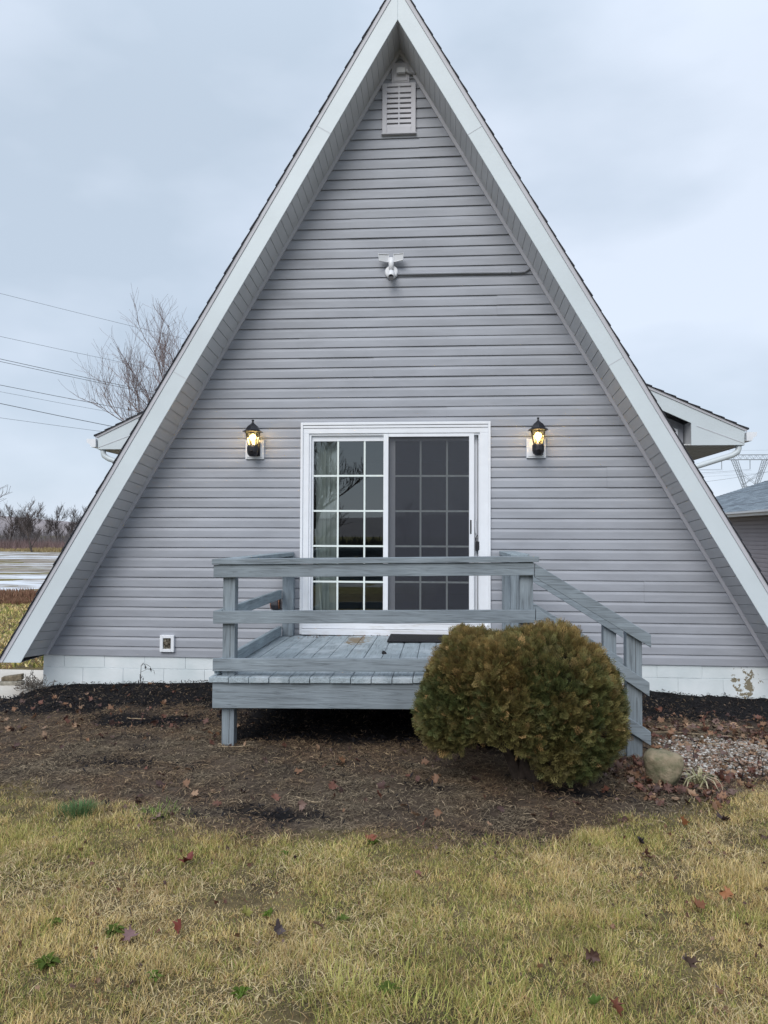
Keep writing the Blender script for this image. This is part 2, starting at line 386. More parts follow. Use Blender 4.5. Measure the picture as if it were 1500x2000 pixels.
# insect screen
b = MB(); frame(b, -.153, .753, .56, 2.455, .050, .050, .05, .030, -.022, .012); sub(b, 'screen_frame', M_WHITE, bevel=.003)
Ms = bpy.data.materials.new('insect_mesh'); Ms.use_nodes = True; t = Ms.node_tree; pb = t.nodes['Principled BSDF']
pb.inputs['Base Color'].default_value = (.040,.043,.056,1); pb.inputs['Roughness'].default_value = .8
tr = N(t, 'ShaderNodeBsdfTransparent'); ms = N(t, 'ShaderNodeMixShader')
g = N(t, 'ShaderNodeNewGeometry'); mp = N(t, 'ShaderNodeMapping'); mp.inputs['Scale'].default_value = (22, 1, 1.2); LK(t, g.outputs['Position'], mp.inputs[0])
nz = N(t, 'ShaderNodeTexNoise'); nz.inputs['Scale'].default_value = 1; nz.inputs['Detail'].default_value = 3; LK(t, mp.outputs[0], nz.inputs['Vector'])
mr = N(t, 'ShaderNodeMapRange'); mr.inputs['To Min'].default_value = .52; mr.inputs['To Max'].default_value = .74; LK(t, nz.outputs['Fac'], mr.inputs['Value'])
LK(t, mr.outputs[0], ms.inputs[0]); LK(t, tr.outputs[0], ms.inputs[1]); LK(t, pb.outputs[0], ms.inputs[2]); LK(t, ms.outputs[0], t.nodes['Material Output'].inputs[0])
b = MB(); b.add([(-.103,-.005,.61),(.703,-.005,.61),(.703,-.005,2.425),(-.103,-.005,2.425)], [(0,1,2,3)]); sub(b, 'insect_screen', Ms)
b = MB(); b.box(.712, .728, -.026, -.018, 1.452, 1.592); sub(b, 'screen_pull', M_BLACK, bevel=.004)
b = MB(); b.tube([(.772,.053,1.44),(.772,.03,1.46),(.766,.022,1.52),(.772,.03,1.58),(.778,.053,1.60)], .007, 8); b.box(.764, .785, .046, .055, 1.41, 1.52)
sub(b, 'door_handle', M_WHITE, smooth=False)
# vertical blinds stacked at the left
b = MB(); x = -.862; i = 0; rr = random.Random(2)
while x < -.64:
    wdt = .052+rr.uniform(-.01, .01); dy = .035*(1 if i % 2 else -1)
    b.box(x, x+.003, .15+rr.uniform(-.01,.01), .225+rr.uniform(-.02,.01), .52, 2.42)
    b.add([(x, .15, .52), (x+wdt*.5, .15+abs(dy), .52), (x+wdt*.5, .15+abs(dy), 2.42), (x, .15, 2.42)], [(0,1,2,3)])
    x += rr.uniform(.014, .030); i += 1
sub(b, 'vertical_blinds', M_BLIND)
b = MB(); b.tube([(-.865,.135,1.50), (-.79,.135,.55)], .009, 8); sub(b, 'blind_wand', M_MUNTIN)
# dark room behind the door
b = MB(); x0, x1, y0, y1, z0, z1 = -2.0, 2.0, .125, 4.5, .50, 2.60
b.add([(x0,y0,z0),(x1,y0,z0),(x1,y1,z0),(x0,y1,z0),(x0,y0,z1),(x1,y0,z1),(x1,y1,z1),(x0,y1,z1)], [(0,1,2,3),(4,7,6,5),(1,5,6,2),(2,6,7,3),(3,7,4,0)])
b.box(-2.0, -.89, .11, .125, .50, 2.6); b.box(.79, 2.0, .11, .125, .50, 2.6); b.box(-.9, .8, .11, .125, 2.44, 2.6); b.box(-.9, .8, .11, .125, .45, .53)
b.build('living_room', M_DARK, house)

# ---- attic vent and the block above it
b = MB(); vx0, vx1, vz0, vz1 = -.178, .163, 5.515, 6.028
frame(b, vx0, vx1, vz0, vz1, .048, .048, .062, .035, -.045, -.004); b.box(vx0-.008, vx1+.008, -.052, -.004, vz0-.014, vz0)
b.box(vx0+.048, vx1-.048, -.012, -.004, vz0+.05, vz1-.03)
V = b.build('attic_vent', M_TRIM, house, bevel=.004)
b = MB()
for i in range(8):
    z = 5.925-.0522*i+.008
    if i == 7: z = vz0+.060
    h_ = .036 if 0 < i < 7 else (.05 if i == 0 else .5*0+.5*.0+(5.612-.008-z-.0))
    b.add([(vx0+.046, -.041, z), (vx1-.046, -.041, z), (vx1-.046, -.036, z+h_), (vx0+.046, -.036, z+h_), (vx0+.046, -.020, z+h_+.006), (vx1-.046, -.020, z+h_+.006), (vx0+.046, -.022, z), (vx1-.046, -.022, z)],
          [(0,1,2,3), (3,2,5,4), (1,0,6,7)])
b.box((vx0+vx1)/2-.008, (vx0+vx1)/2+.008, -.040, -.014, vz0+.062, vz1-.035)
o = b.build('louvres', M_TRIM); o.parent = V
b = MB(); b.box(vx0+.05, vx1-.05, -.0135, -.0125, vz0+.06, vz1-.035); o = b.build('vent_shade_sheet', M_BLACK); o.parent = V  # black sheet stands in for the shade behind the louvres
b = MB(); b.box(-.084, .097, -.034, -.004, 6.036, 6.243); b.box(-.066, .079, -.040, -.034, 6.050, 6.228); b.build('mounting_block', M_TRIM, house, bevel=.004)

# ---- dormers (shed dormers on both flanks, seen beyond the roof)
M_DSOF = mat('ribbed_soffit', (.55,.56,.56), .6, 3, .05)
def dormer(s, tipx, tipz, slope, boxx, zbot):
    Y0, Y1 = 2.8, 7.6
    def X(x): return s*x
    def zt_(x): return tipz+slope*(tipx-x)
    dz = .246
    D0 = MB().prism_y([(X(1.3), zt_(1.3)-.02), (X(tipx-.02), zt_(tipx-.02)-.02), (X(tipx-.04), zbot), (X(boxx), zbot), (X(boxx), zt_(boxx)-dz), (X(1.3), zt_(1.3)-dz)], Y0, Y0+.025)
    d = D0.build('dormer', M_FASCIA, house, bevel=.003)
    def sb(b, n, m, **k):
        o = b.build(n, m, **k); o.parent = d; return o
    # crease of the eave return, drip strip, roof
    b = MB(); b.prism_y([(X(boxx+.07), zt_(boxx+.07)-dz-.005), (X(tipx-.045), zbot+.03), (X(tipx-.045), zbot+.024), (X(boxx+.07), zt_(boxx+.07)-dz-.012)], Y0-.004, Y0); sb(b, 'return_fold', M_TRIM)
    b = MB(); b.prism_y([(X(1.3), zt_(1.3)), (X(tipx), zt_(tipx)), (X(tipx), zt_(tipx)-.035), (X(1.3), zt_(1.3)-.05)], Y0-.012, Y0+.01); sb(b, 'drip_strip', M_TRIM)
    b = MB()
    x = 1.2
    while x < tipx:
        x1 = min(x+.16, tipx+.03)
        b.prism_y([(X(x), zt_(x)), (X(x1), zt_(x1)), (X(x1), zt_(x1)+.022), (X(x), zt_(x)+.006)], Y0-.03, Y1); x = x1-.004 if x1 < tipx else x1+1
    sb(b, 'dormer_roof', M_SHING)
    b = MB().prism_y([(X(1.3), zt_(1.3)-.02), (X(tipx-.05), zt_(tipx-.05)-.025), (X(tipx-.05), zt_(tipx-.05)-.06), (X(1.3), zt_(1.3)-.08)], Y0+.025, Y1); sb(b, 'roof_boards', M_SOFFIT)
    # box sides, underside, eave board
    b = MB(); b.box(X(boxx), X(boxx+.02), Y0+.025, Y0+.42, zbot, zt_(boxx)-dz+.02); sb(b, 'box_side', M_SOFFIT)
    b = MB(); n = 10
    for i in range(n):
        xa = boxx-.35+(tipx-.04-(boxx-.35))*i/n; xb = boxx-.35+(tipx-.04-(boxx-.35))*(i+1)/n
        b.box(X(xa), X(xb-.008), Y0+.025, Y1, zbot+.004, zbot+.012)
    b.box(X(boxx-.35), X(tipx-.05), Y0+.03, Y1, zbot+.013, zbot+.02)
    sb(b, 'eave_soffit', M_DSOF)
    b = MB(); b.box(X(tipx-.04), X(tipx-.02), Y0+.025, Y1, zbot, zt_(tipx-.02)-.03); sb(b, 'eave_board', M_FASCIA)
    # wall with its window
    b = MB(); b.prism_y([(X(1.3), 2.2), (X(boxx-.02), 2.2 if s > 0 else 2.2), (X(boxx-.02), zt_(boxx)-dz+.02), (X(1.3), zt_(1.3)-dz)], Y0+.28, Y0+.33)
    b.box(X(boxx-.05), X(boxx-.02), Y0+.30, Y1, 1.9, zbot+.01)
    sb(b, 'dormer_wall', M_SIDING)
    wz = zt_(boxx)-dz-.06
    b = MB(); xo, xi = boxx-.10, boxx-.75
    def ring(y0, y1, a, bb):
        b.prism_y([(X(xo), zbot-.05), (X(xo), zt_(xo)-dz-.10), (X(xo-.06), zt_(xo-.06)-dz-.10), (X(xo-.06), zbot-.05)], y0, y1)
        b.prism_y([(X(xo-.06), zt_(xo-.06)-dz-.10), (X(xi), zt_(xi)-dz-.10), (X(xi), zt_(xi)-dz-.16), (X(xo-.06), zt_(xo-.06)-dz-.16)], y0, y1)
    ring(Y0+.25, Y0+.29, 0, 0)
    sb(b, 'window_frame', M_WHITE)
    b = MB(); b.prism_y([(X(xo-.06), zbot-.05), (X(xo-.06), zt_(xo-.06)-dz-.16), (X(xi), zt_(xi)-dz-.16), (X(xi), zbot-.05)], Y0+.272, Y0+.278); sb(b, 'window_pane', mat('dark_window_glass', (.03,.035,.045), .08, spec=.8))
    # gutter and downspout
    b = MB(); gx = tipx-.015; gz = tipz-.045
    pr = [(X(gx), gz), (X(gx), gz-.115), (X(gx+.07), gz-.115), (X(gx+.085), gz-.075), (X(gx+.13), gz-.05), (X(gx+.135), gz), (X(gx+.125), gz), (X(gx+.12), gz-.045), (X(gx+.08), gz-.07), (X(gx+.065), gz-.108), (X(gx+.006), gz-.108), (X(gx+.006), gz)]
    b.prism_y(pr, Y0-.03, Y1); b.prism_y(pr[:6], Y0-.034, Y0-.03)
    gobj = sb(b, 'gutter', M_WHITE)
    b = MB(); y = Y0+.06
    b.tube([(X(tipx-.085), y, zbot+.02), (X(tipx-.085), y, zbot-.04), (X(tipx-.10), y, zbot-.085), (X(tipx-.17), y, zbot-.13), (X(tipx-.70), y, zbot-.30), (X(tipx-1.25), y, zbot-.47)], .038, 10)
    sb(b, 'downspout', M_FASCIA, smooth=True)
dormer(1, 4.46, 2.862, .463, 3.743, 2.65)
dormer(-1, 4.463, 2.825, .478, 3.74, 2.635)

# ------------------------------------------------------------------ fixtures on the wall
def lantern(cx, name_label, side):
    L = thing('wall_lantern', name_label, 'lantern', (cx, 0, 2.2), 'lit black lanterns beside the door')
    bx = cx+(-.003 if side < 0 else -.008)
    b = MB(); b.box(bx-.095, bx+.095, -.034, -.004, 2.205, 2.398); b.box(bx-.078, bx+.078, -.040, -.034, 2.220, 2.384); b.build('mounting_block', M_WHITE, L, bevel=.004)
    px = cx; py = -.125
    b = MB(); b.box(px-.032+.01, px+.058, -.062, -.040, 2.235, 2.375)
    b.lathe([(.030,0),(.050,.02),(.058,.045),(.058,.095),(.050,.112)], (px, py, 2.222), 12)
    b.box(px-.02, px+.02, py, -.05, 2.25, 2.31); b.lathe([(.016,0),(.016,.008)], (px, py-.06, 2.27), 10)
    b.build('lamp_body', M_BLACK, L, bevel=.002)
    zb0, zt0 = 2.330, 2.468; r0, r1 = .046, .073
    b = MB()
    for i in range(6):
        a = 2*math.pi*i/6+R(30)
        b.tube([(px+r0*math.cos(a), py+r0*math.sin(a), zb0), (px+r1*math.cos(a), py+r1*math.sin(a), zt0)], .0050, 5)
        a2 = a+R(60); rm = r0+(r1-r0)*.5; zm = (zb0+zt0)/2-.008
        b.tube([(px+rm*math.cos(a), py+rm*math.sin(a), zm), (px+rm*math.cos(a2), py+rm*math.sin(a2), zm)], .0022, 4)
        for q in (.33, .67):
            c0 = (px+(r0*(1-q))*math.cos(a)+r0*q*math.cos(a2), py+(r0*(1-q))*math.sin(a)+r0*q*math.sin(a2), zb0)
            c1 = (px+(rm*(1-q))*math.cos(a)+rm*q*math.cos(a2), py+(rm*(1-q))*math.sin(a)+rm*q*math.sin(a2), zm)
            b.tube([c0, c1], .0018, 4)
    b.lathe([(r0+.003,0),(r0+.003,.008)], (px, py, zb0-.004), 6, R(30)); b.build('lantern_cage', M_BLACK, L)
    b = MB(); b.lathe([(.104,0),(.108,.004),(.085,.014),(.074,.022),(.066,.040),(.050,.062),(.028,.078),(.014,.090),(.008,.104),(.008,.108),(.014,.116),(.012,.124),(.006,.126)], (px, py, zt0), 6, R(30))
    b.build('lantern_roof', M_BLACK, L, bevel=.001)
    b = MB()
    for i in range(6):
        a = 2*math.pi*i/6+R(30); a2 = a+R(60); q0, q1 = r0-.004, r1-.004
        b.add([(px+q0*math.cos(a), py+q0*math.sin(a), zb0+.004), (px+q0*math.cos(a2), py+q0*math.sin(a2), zb0+.004), (px+q1*math.cos(a2), py+q1*math.sin(a2), zt0), (px+q1*math.cos(a), py+q1*math.sin(a), zt0)], [(0,1,2,3)])
    b.build('lantern_glass', M_LGLASS, L)
    b = MB(); b.lathe([(.010,0),(.013,.02),(.020,.035),(.032,.055),(.034,.072),(.028,.090),(.014,.102),(.003,.105)], (px, py, 2.345), 12); b.build('bulb', M_BULB, L, smooth=True)
    b = MB(); b.lathe([(.012,0),(.012,.03)], (px, py, 2.325), 8); b.build('bulb_socket', M_WHITE, L)
    pl = bpy.data.lights.new('lantern_light', 'POINT'); pl.energy = 1.9; pl.color = (1, .66, .34); pl.shadow_soft_size = .03
    po = bpy.data.objects.new('lantern_light', pl); COL.objects.link(po); po.parent = L; po.location = (0, py-.045, .19)
lantern(-1.463, 'lit black carriage lantern on the siding to the left of the sliding door', -1)
lantern(1.370, 'lit black carriage lantern on the siding to the right of the sliding door', 1)

# security light with camera
cx, cz = -.078, 4.09
L = thing('security_light', 'white twin-panel floodlight with camera high on the gable', 'floodlight', (cx, 0, cz))
M_PLAS = mat('white_plastic', (.74,.75,.78), .3, 8, .02, spec=.5)
b = MB(); b.tube([(cx,-.012,cz), (cx,-.05,cz), (cx,-.058,cz)], [.066,.066,.055], 20); b.build('base', M_PLAS, L, bevel=.004)
b = MB(); b.tube([(cx,-.055,cz+.01), (cx,-.075,cz+.05), (cx,-.075,cz+.13)], [.022,.026,.030], 10); b.tube([(cx,-.055,cz-.01), (cx,-.085,cz-.03)], .016, 8); b.build('stem', M_PLAS, L, smooth=True)
for s in (-1, 1):
    def P(u, v, d=0): return (cx+s*(.022+u), -.075-u*.35+d, cz+.085+v-.12*u*0)
    b = MB(); x0, x1, za, zb = .0, .105, .0, .082
    q = [P(.008,.004), P(x1-.008,.010), P(x1,zb-.004), P(.0,zb)]
    q2 = [(a, bb+.022, c) for a, bb, c in q]
    b.add(q+q2, [(0,1,2,3), (7,6,5,4), (0,4,5,1), (1,5,6,2), (2,6,7,3), (3,7,4,0)]); p = b.build('light_panel', M_SOFFIT, L, bevel=.003)
    b = MB(); b.tube([(a, bb-.004, c) for a, bb, c in (q+[q[0]])], .0045, 5); o = b.build('panel_rim', M_PLAS); o.parent = p
    p.matrix_parent_inverse = Matrix.Translation(-L.location)
b = MB(); b.tube([(cx,-.070,cz-.010), (cx+.002,-.105,cz-.035), (cx+.004,-.150,cz-.078), (cx+.004,-.158,cz-.086)], [.028,.035,.035,.030], 14); c = b.build('camera_head', M_PLAS, L, smooth=True)
b = MB(); b.tube([(cx+.004,-.1585,cz-.0865), (cx+.004,-.160,cz-.088)], .026, 14); o = b.build('camera_lens', M_BLACK); o.parent = c
b = MB(); b.box(cx-.018, cx+.026, -.163, -.155, cz-.125, cz-.052); o = b.build('camera_face', M_BLACK); o.parent = c

b = MB(); b.tube([(-.015,-.030,4.072), (.6,-.030,4.069), (1.20,-.030,4.064), (1.255,-.030,4.068), (1.305,-.030,4.102)], .0125, 10)
b.tube([(1.10,-.03,4.0652), (1.125,-.03,4.065)], .016, 10)
tag(b.build('cable_conduit', M_SIDING, smooth=True), 'thin grey conduit pipe running from the gable floodlight to the right rake', 'conduit')

L = thing('gable_sensor', 'small grey box sensor on an arm under the roof peak', 'sensor', (.02, 0, 6.13))
b = MB(); b.box(-.032, .060, -.085, -.042, 6.110, 6.165); b.build('sensor_box', M_SOFFIT, L, bevel=.006)
b = MB(); b.tube([(.055,-.06,6.14), (.075,-.065,6.137), (.085,-.05,6.13), (.16,-.035,6.118)], [.012,.016,.014,.009], 8); b.build('sensor_arm', M_SOFFIT, L, smooth=True)

L = thing('outlet_cover', 'white framed outdoor outlet with dirty open cover low on the siding', 'outlet', (-2.352, 0, .327))
b = MB(); frame(b, -2.426, -2.279, .242, .411, .032, .032, .030, .030, -.048, -.004); b.build('outlet_frame', M_WHITE, L, bevel=.003)
b = MB(); b.box(-2.395, -2.310, -.022, -.016, .270, .382); b.build('outlet_plate', mat('grimy_plate', (.30,.28,.22), .8, 60, .5, ncol=(.06,.05,.045), contrast=(.4,.55)), L)
b = MB(); rr = random.Random(4)
for i in range(14):
    a = [rr.uniform(-.03,.03), rr.uniform(-.04,.04)]
    b.tube([(-2.352+a[0], -.024, .327+a[1]), (-2.352+a[0]+rr.uniform(-.02,.02), -.045, .327+a[1]+rr.uniform(-.03,.03)), (-2.352+rr.uniform(-.03,.03), -.03, .327+rr.uniform(-.04,.04))], .004, 5)
b.lathe([(.018,0),(.020,.02),(.015,.03)], (-2.352,-.038,.312), 8)
b.build('socket_debris', mat('dusty_brown', (.15,.13,.10), .9, 50, .4), L)

L = thing('wall_hook', 'small dark rounded wall fitting with rusty sides behind the side rail of the deck', 'wall fitting', (-1.237, 0, .75))
b = MB(); b.prism_x([(-.012,.82), (-.085,.82), (-.095,.73), (-.07,.685), (-.012,.685)], -1.276, -1.200); b.build('fitting_body', mat('dark_grey_plastic', (.05,.05,.06), .5, 20, .2), L, bevel=.008)
for x in (-1.283, -1.199):
    b = MB(); b.prism_x([(-.012,.815), (-.080,.815), (-.09,.735), (-.065,.695), (-.012,.70)], x, x+.007); b.build('rusty_side', mat('rust', (.26,.12,.07), .85, 40, .4), L)

L = thing('lock_box', 'black key lock box hanging from the door handle', 'lock box', (.787, 0, 1.36))
b = MB(); b.box(.766, .812, -.012, .035, 1.282, 1.385); b.build('box_body', M_BLACK, L, bevel=.008)
b = MB(); b.tube([(.772,.012,1.38), (.772,.012,1.415), (.785,.015,1.438), (.800,.012,1.415), (.800,.012,1.38)], .006, 8); b.build('shackle', M_BLACK, L, smooth=True)

# ------------------------------------------------------------------ terrain functions
_rng = np.random.RandomState(5); _T = _rng.rand(256, 256)
def vn(x, y, f=1.0, seed=0):
    x = np.asarray(x)*f+seed*17.3; y = np.asarray(y)*f+seed*9.1
    xi = np.floor(x).astype(int); yi = np.floor(y).astype(int); fx = x-xi; fy = y-yi
    fx = fx*fx*(3-2*fx); fy = fy*fy*(3-2*fy); T = _T
    a = T[xi % 256, yi % 256]; b = T[(xi+1) % 256, yi % 256]; c = T[xi % 256, (yi+1) % 256]; d = T[(xi+1) % 256, (yi+1) % 256]
    return (a*(1-fx)+b*fx)*(1-fy)+(c*(1-fx)+d*fx)*fy
def ss(a, b, x):
    t_ = np.clip((x-a)/(b-a), 0, 1); return t_*t_*(3-2*t_)
def edge(x):      # front edge of the planting bed
    return np.interp(x, [-6,-2.6,-2.13,-1.46,-.79,-.24,.28,.79,1.06,1.36,1.71,2.45,3.4,6], [-2.6,-3.2,-3.35,-3.46,-3.72,-3.81,-3.83,-3.85,-3.69,-3.45,-3.18,-2.78,-2.5,-2.3])
def gz(x, y):
    x = np.asarray(x, float); y = np.asarray(y, float)
    z = -.085+.0*x
    wall = np.interp(x, [-5,-3.7,-2.6,-1.4,-.9,0,1.4,2.3,2.9,3.4,5], [-.20,-.128,-.085,-.03,-.01,-.03,-.045,-.05,-.10,-.13,-.2])
    k_ = ss(-1.5, -.05, y); z = z*(1-k_)+wall*k_
    z = z+.02*(vn(x, y, 1.1, 1)-.5)*1.3+.012*(vn(x, y, 4, 2)-.5)*2
    near = (1-ss(6, 9, np.hypot(x, y+3)))
    z = z+near*.012*(vn(x, y, 14, 3)-.5)*2*ss(.0, .3, y-edge(x)+.1)*(y < 0)
    d = np.hypot(x-.5, y+2)
    z = z-.33*ss(5, 16, d)-.12*ss(16, 60, d)
    z = np.where((y > .02) & (np.abs(x) < 3.6), -.3, z)
    z = np.where((x < -3.6) & (y > -.8) & (x > -6.6) & (y < 1.1), np.minimum(z, -.17), z)
    return z

# ground sheet, finer towards the camera
def axis(c, lo, hi, d0, g):
    a = [c]; s_ = d0
    while a[-1] < hi: a.append(a[-1]+s_); s_ = s_*g if abs(a[-1]-c) > 4.2 else d0
    bq = [c]; s_ = d0
    while bq[-1] > lo: bq.append(bq[-1]-s_); s_ = s_*g if abs(bq[-1]-c) > 4.2 else d0
    return np.array(bq[::-1][:-1]+a)
gx, gy = axis(.2, -2600, 2600, .035, 1.09), axis(-2.6, -2600, 2600, .035, 1.09)
GX, GY = np.meshgrid(gx, gy); GZ = gz(GX, GY)
nyy, nxx = GX.shape
V_ = np.stack([GX.ravel(), GY.ravel(), GZ.ravel()], 1)
idx = np.arange(nyy*nxx).reshape(nyy, nxx)
F_ = np.stack([idx[:-1,:-1].ravel(), idx[:-1,1:].ravel(), idx[1:,1:].ravel(), idx[1:,:-1].ravel()], 1)
def np_mesh(name, V, F, m, colr=None, parent=None, smooth=False):
    me = bpy.data.meshes.new(name); k_ = F.shape[1]
    me.vertices.add(len(V)); me.vertices.foreach_set('co', V.astype(np.float32).ravel())
    me.loops.add(F.size); me.loops.foreach_set('vertex_index', F.astype(np.int32).ravel())
    me.polygons.add(len(F)); me.polygons.foreach_set('loop_start', np.arange(0, F.size, k_, dtype=np.int32))
    me.polygons.foreach_set('loop_total', np.full(len(F), k_, dtype=np.int32))
    if smooth: me.polygons.foreach_set('use_smooth', np.ones(len(F), dtype=bool))
    me.update(calc_edges=True)
    if colr is not None:
        at = me.color_attributes.new('tint', 'FLOAT_COLOR', 'POINT')
        c4 = np.ones((len(V), 4), np.float32); c4[:, :3] = colr; at.data.foreach_set('color', c4.ravel())
    me.materials.append(m); o = bpy.data.objects.new(name, me); COL.objects.link(o)
    if parent is not None:
        o.parent = parent; o.matrix_parent_inverse = Matrix.Translation(-parent.location)
    return o
# soil/lawn colours by what lies there, as a vertex attribute
def ground_col(x, y):
    e_ = edge(x); wob = .22*(vn(x, y, 2.2, 4)-.5)+.12*(vn(x, y, 7, 5)-.5)
    bed = ss(-.06, .10, y-e_+wob)
    n = vn(x, y, 9, 6)[..., None]; n2_ = vn(x, y, 1.7, 7)[..., None]
    lawn = np.array([.075,.055,.035])*(1-n)+np.array([.19,.145,.075])*n
    lawn = lawn*(1-.2*n2_)+np.array([.085,.105,.03])*.2*n2_
    thatch = np.array([.060,.046,.036])*(1-n)+np.array([.120,.090,.066])*n
    black = np.array([.014,.013,.014])
    kb = ss(-1.75, -1.15, y+.9*(vn(x, y, 2.4, 8)-.5)+.25*(vn(x, y, 9, 9)-.5))*(x < 1.3)+ss(-1.35, -1.0, y+.3*(vn(x, y, 3, 8)-.5))*(x >= 1.3)
    spot = np.exp(-(((x+.45)/.45)**2+((y+3.55)/.13)**2))+np.exp(-(((x-1.25)/.28)**2+((y+3.05)/.10)**2))+.8*np.exp(-(((x+1.75)/.25)**2+((y+2.7)/.12)**2))+.45*ss(.68, .82, vn(x, y, 3.1, 64)*.6+vn(x, y, 9, 65)*.4)*(y > -3.4)
    kb = np.maximum(kb, ss(-2.25, -1.95, y+.2*(vn(x, y, 3, 8)-.5))*(x > -1.15)*(x < 1.7))
    kb = np.clip(kb+np.clip(spot*1.6-vn(x, y, 12, 3)*.8, 0, 1), 0, 1)[..., None]
    b_ = thatch*(1-kb)+black*kb
    side = ((np.abs(x) < 5.2) & (y < .1))
    bed = np.where(side, bed, 0)*(1-ss(3.9, 4.6, np.abs(x)))
    c = lawn*(1-bed[..., None])+b_*bed[..., None]
    far = ss(14, 20, np.hypot(x, y))[..., None]
    return c*(1-far)+np.array([.17,.145,.055])*far
gc = ground_col(GX, GY).reshape(-1, 3)
Mg = bpy.data.materials.new('lawn_and_soil'); Mg.use_nodes = True; t = Mg.node_tree; pb = t.nodes['Principled BSDF']; pb.inputs['Roughness'].default_value = .95; pb.inputs['Specular IOR Level'].default_value = .1
a_ = N(t, 'ShaderNodeAttribute', attribute_name='tint'); g = N(t, 'ShaderNodeNewGeometry')
nz = N(t, 'ShaderNodeTexNoise'); nz.inputs['Scale'].default_value = 26; nz.inputs['Detail'].default_value = 7; nz.inputs['Roughness'].default_value = .7; LK(t, g.outputs['Position'], nz.inputs['Vector'])
nzb = N(t, 'ShaderNodeTexNoise'); nzb.inputs['Scale'].default_value = .9; nzb.inputs['Detail'].default_value = 8; nzb.inputs['Roughness'].default_value = .7; LK(t, g.outputs['Position'], nzb.inputs['Vector'])
ad = N(t, 'ShaderNodeMath', operation='ADD'); LK(t, nz.outputs['Fac'], ad.inputs[0]); LK(t, nzb.outputs['Fac'], ad.inputs[1])
mr = N(t, 'ShaderNodeMapRange'); mr.inputs['From Min'].default_value = .7; mr.inputs['From Max'].default_value = 1.3; mr.inputs['To Min'].default_value = .45; mr.inputs['To Max'].default_value = 1.5
LK(t, ad.outputs[0], mr.inputs['Value'])
sc = N(t, 'ShaderNodeVectorMath', operation='SCALE'); LK(t, a_.outputs['Color'], sc.inputs[0]); LK(t, mr.outputs[0], sc.inputs['Scale']); LK(t, sc.outputs[0], pb.inputs['Base Color'])
bp = N(t, 'ShaderNodeBump'); bp.inputs['Strength'].default_value = .8; bp.inputs['Distance'].default_value = .03; LK(t, nz.outputs['Fac'], bp.inputs['Height']); LK(t, bp.outputs[0], pb.inputs['Normal'])
tag(np_mesh('ground', V_, F_, Mg, gc, smooth=True), None, kind='structure')

# concrete pad at the left corner
b = MB(); b.box(-6.4, -3.68, -.66, .92, -.4, -.138)
tag(b.build('concrete_pad', mat('pale_concrete', (.62,.58,.52), .8, 1.6, .1, ncol=(.50,.46,.41), bump=.3, bscale=40, contrast=(.3,.6)), bevel=.01), None, kind='structure')

# far field with melting snow, scrub, hill
def sheet(name, x0, x1, y0, y1, dz, m, nx_=60, ny_=60):
    X, Y = np.meshgrid(np.linspace(x0, x1, nx_), np.linspace(y0, y1, ny_)); Z = gz(X, Y)+dz
    V = np.stack([X.ravel(), Y.ravel(), Z.ravel()], 1); i = np.arange(nx_*ny_).reshape(ny_, nx_)
    F = np.stack([i[:-1,:-1].ravel(), i[:-1,1:].ravel(), i[1:,1:].ravel(), i[1:,:-1].ravel()], 1)
    return tag(np_mesh(name, V, F, m), None, kind='structure')
Ms_ = bpy.data.materials.new('snowy_stubble'); Ms_.use_nodes = True; t = Ms_.node_tree; pb = t.nodes['Principled BSDF']; pb.inputs['Roughness'].default_value = .8
g = N(t, 'ShaderNodeNewGeometry'); mp = N(t, 'ShaderNodeMapping'); mp.inputs['Scale'].default_value = (.06, .22, 1); LK(t, g.outputs['Position'], mp.inputs[0])
nz = N(t, 'ShaderNodeTexNoise'); nz.inputs['Scale'].default_value = 1.3; nz.inputs['Detail'].default_value = 10; nz.inputs['Roughness'].default_value = .74; LK(t, mp.outputs[0], nz.inputs['Vector'])
n2 = N(t, 'ShaderNodeTexNoise'); n2.inputs['Scale'].default_value = 1.2; n2.inputs['Detail'].default_value = 8; LK(t, g.outputs['Position'], n2.inputs['Vector'])
cr = N(t, 'ShaderNodeValToRGB'); e = cr.color_ramp.elements; e[0].position = .35; e[0].color = (.13,.10,.075,1); e[1].position = .65; e[1].color = (.27,.23,.18,1); LK(t, n2.outputs['Fac'], cr.inputs[0])
c2 = N(t, 'ShaderNodeValToRGB'); e = c2.color_ramp.elements; e[0].position = .50; e[0].color = (0,0,0,1); e[1].position = .58; e[1].color = (1,1,1,1); LK(t, nz.outputs['Fac'], c2.inputs[0])
mxx = N(t, 'ShaderNodeMix', data_type='RGBA'); LK(t, c2.outputs[0], mxx.inputs[0]); LK(t, cr.outputs[0], mxx.inputs[6]); mxx.inputs[7].default_value = (.62,.65,.69,1); LK(t, mxx.outputs[2], pb.inputs['Base Color'])
sheet('snowy_field', -120, 40, 16.5, 78, .008, Ms_, 60, 40)
sheet('far_meadow', -160, 60, 78, 130, .012, mat('dry_meadow', (.34,.28,.15), .9, .5, .2, ncol=(.20,.15,.09)), 40, 20)
sheet('road', -120, 120, -27, -19.5, .01, mat('wet_asphalt', (.10,.105,.115), .5, .4, .2), 60, 4)

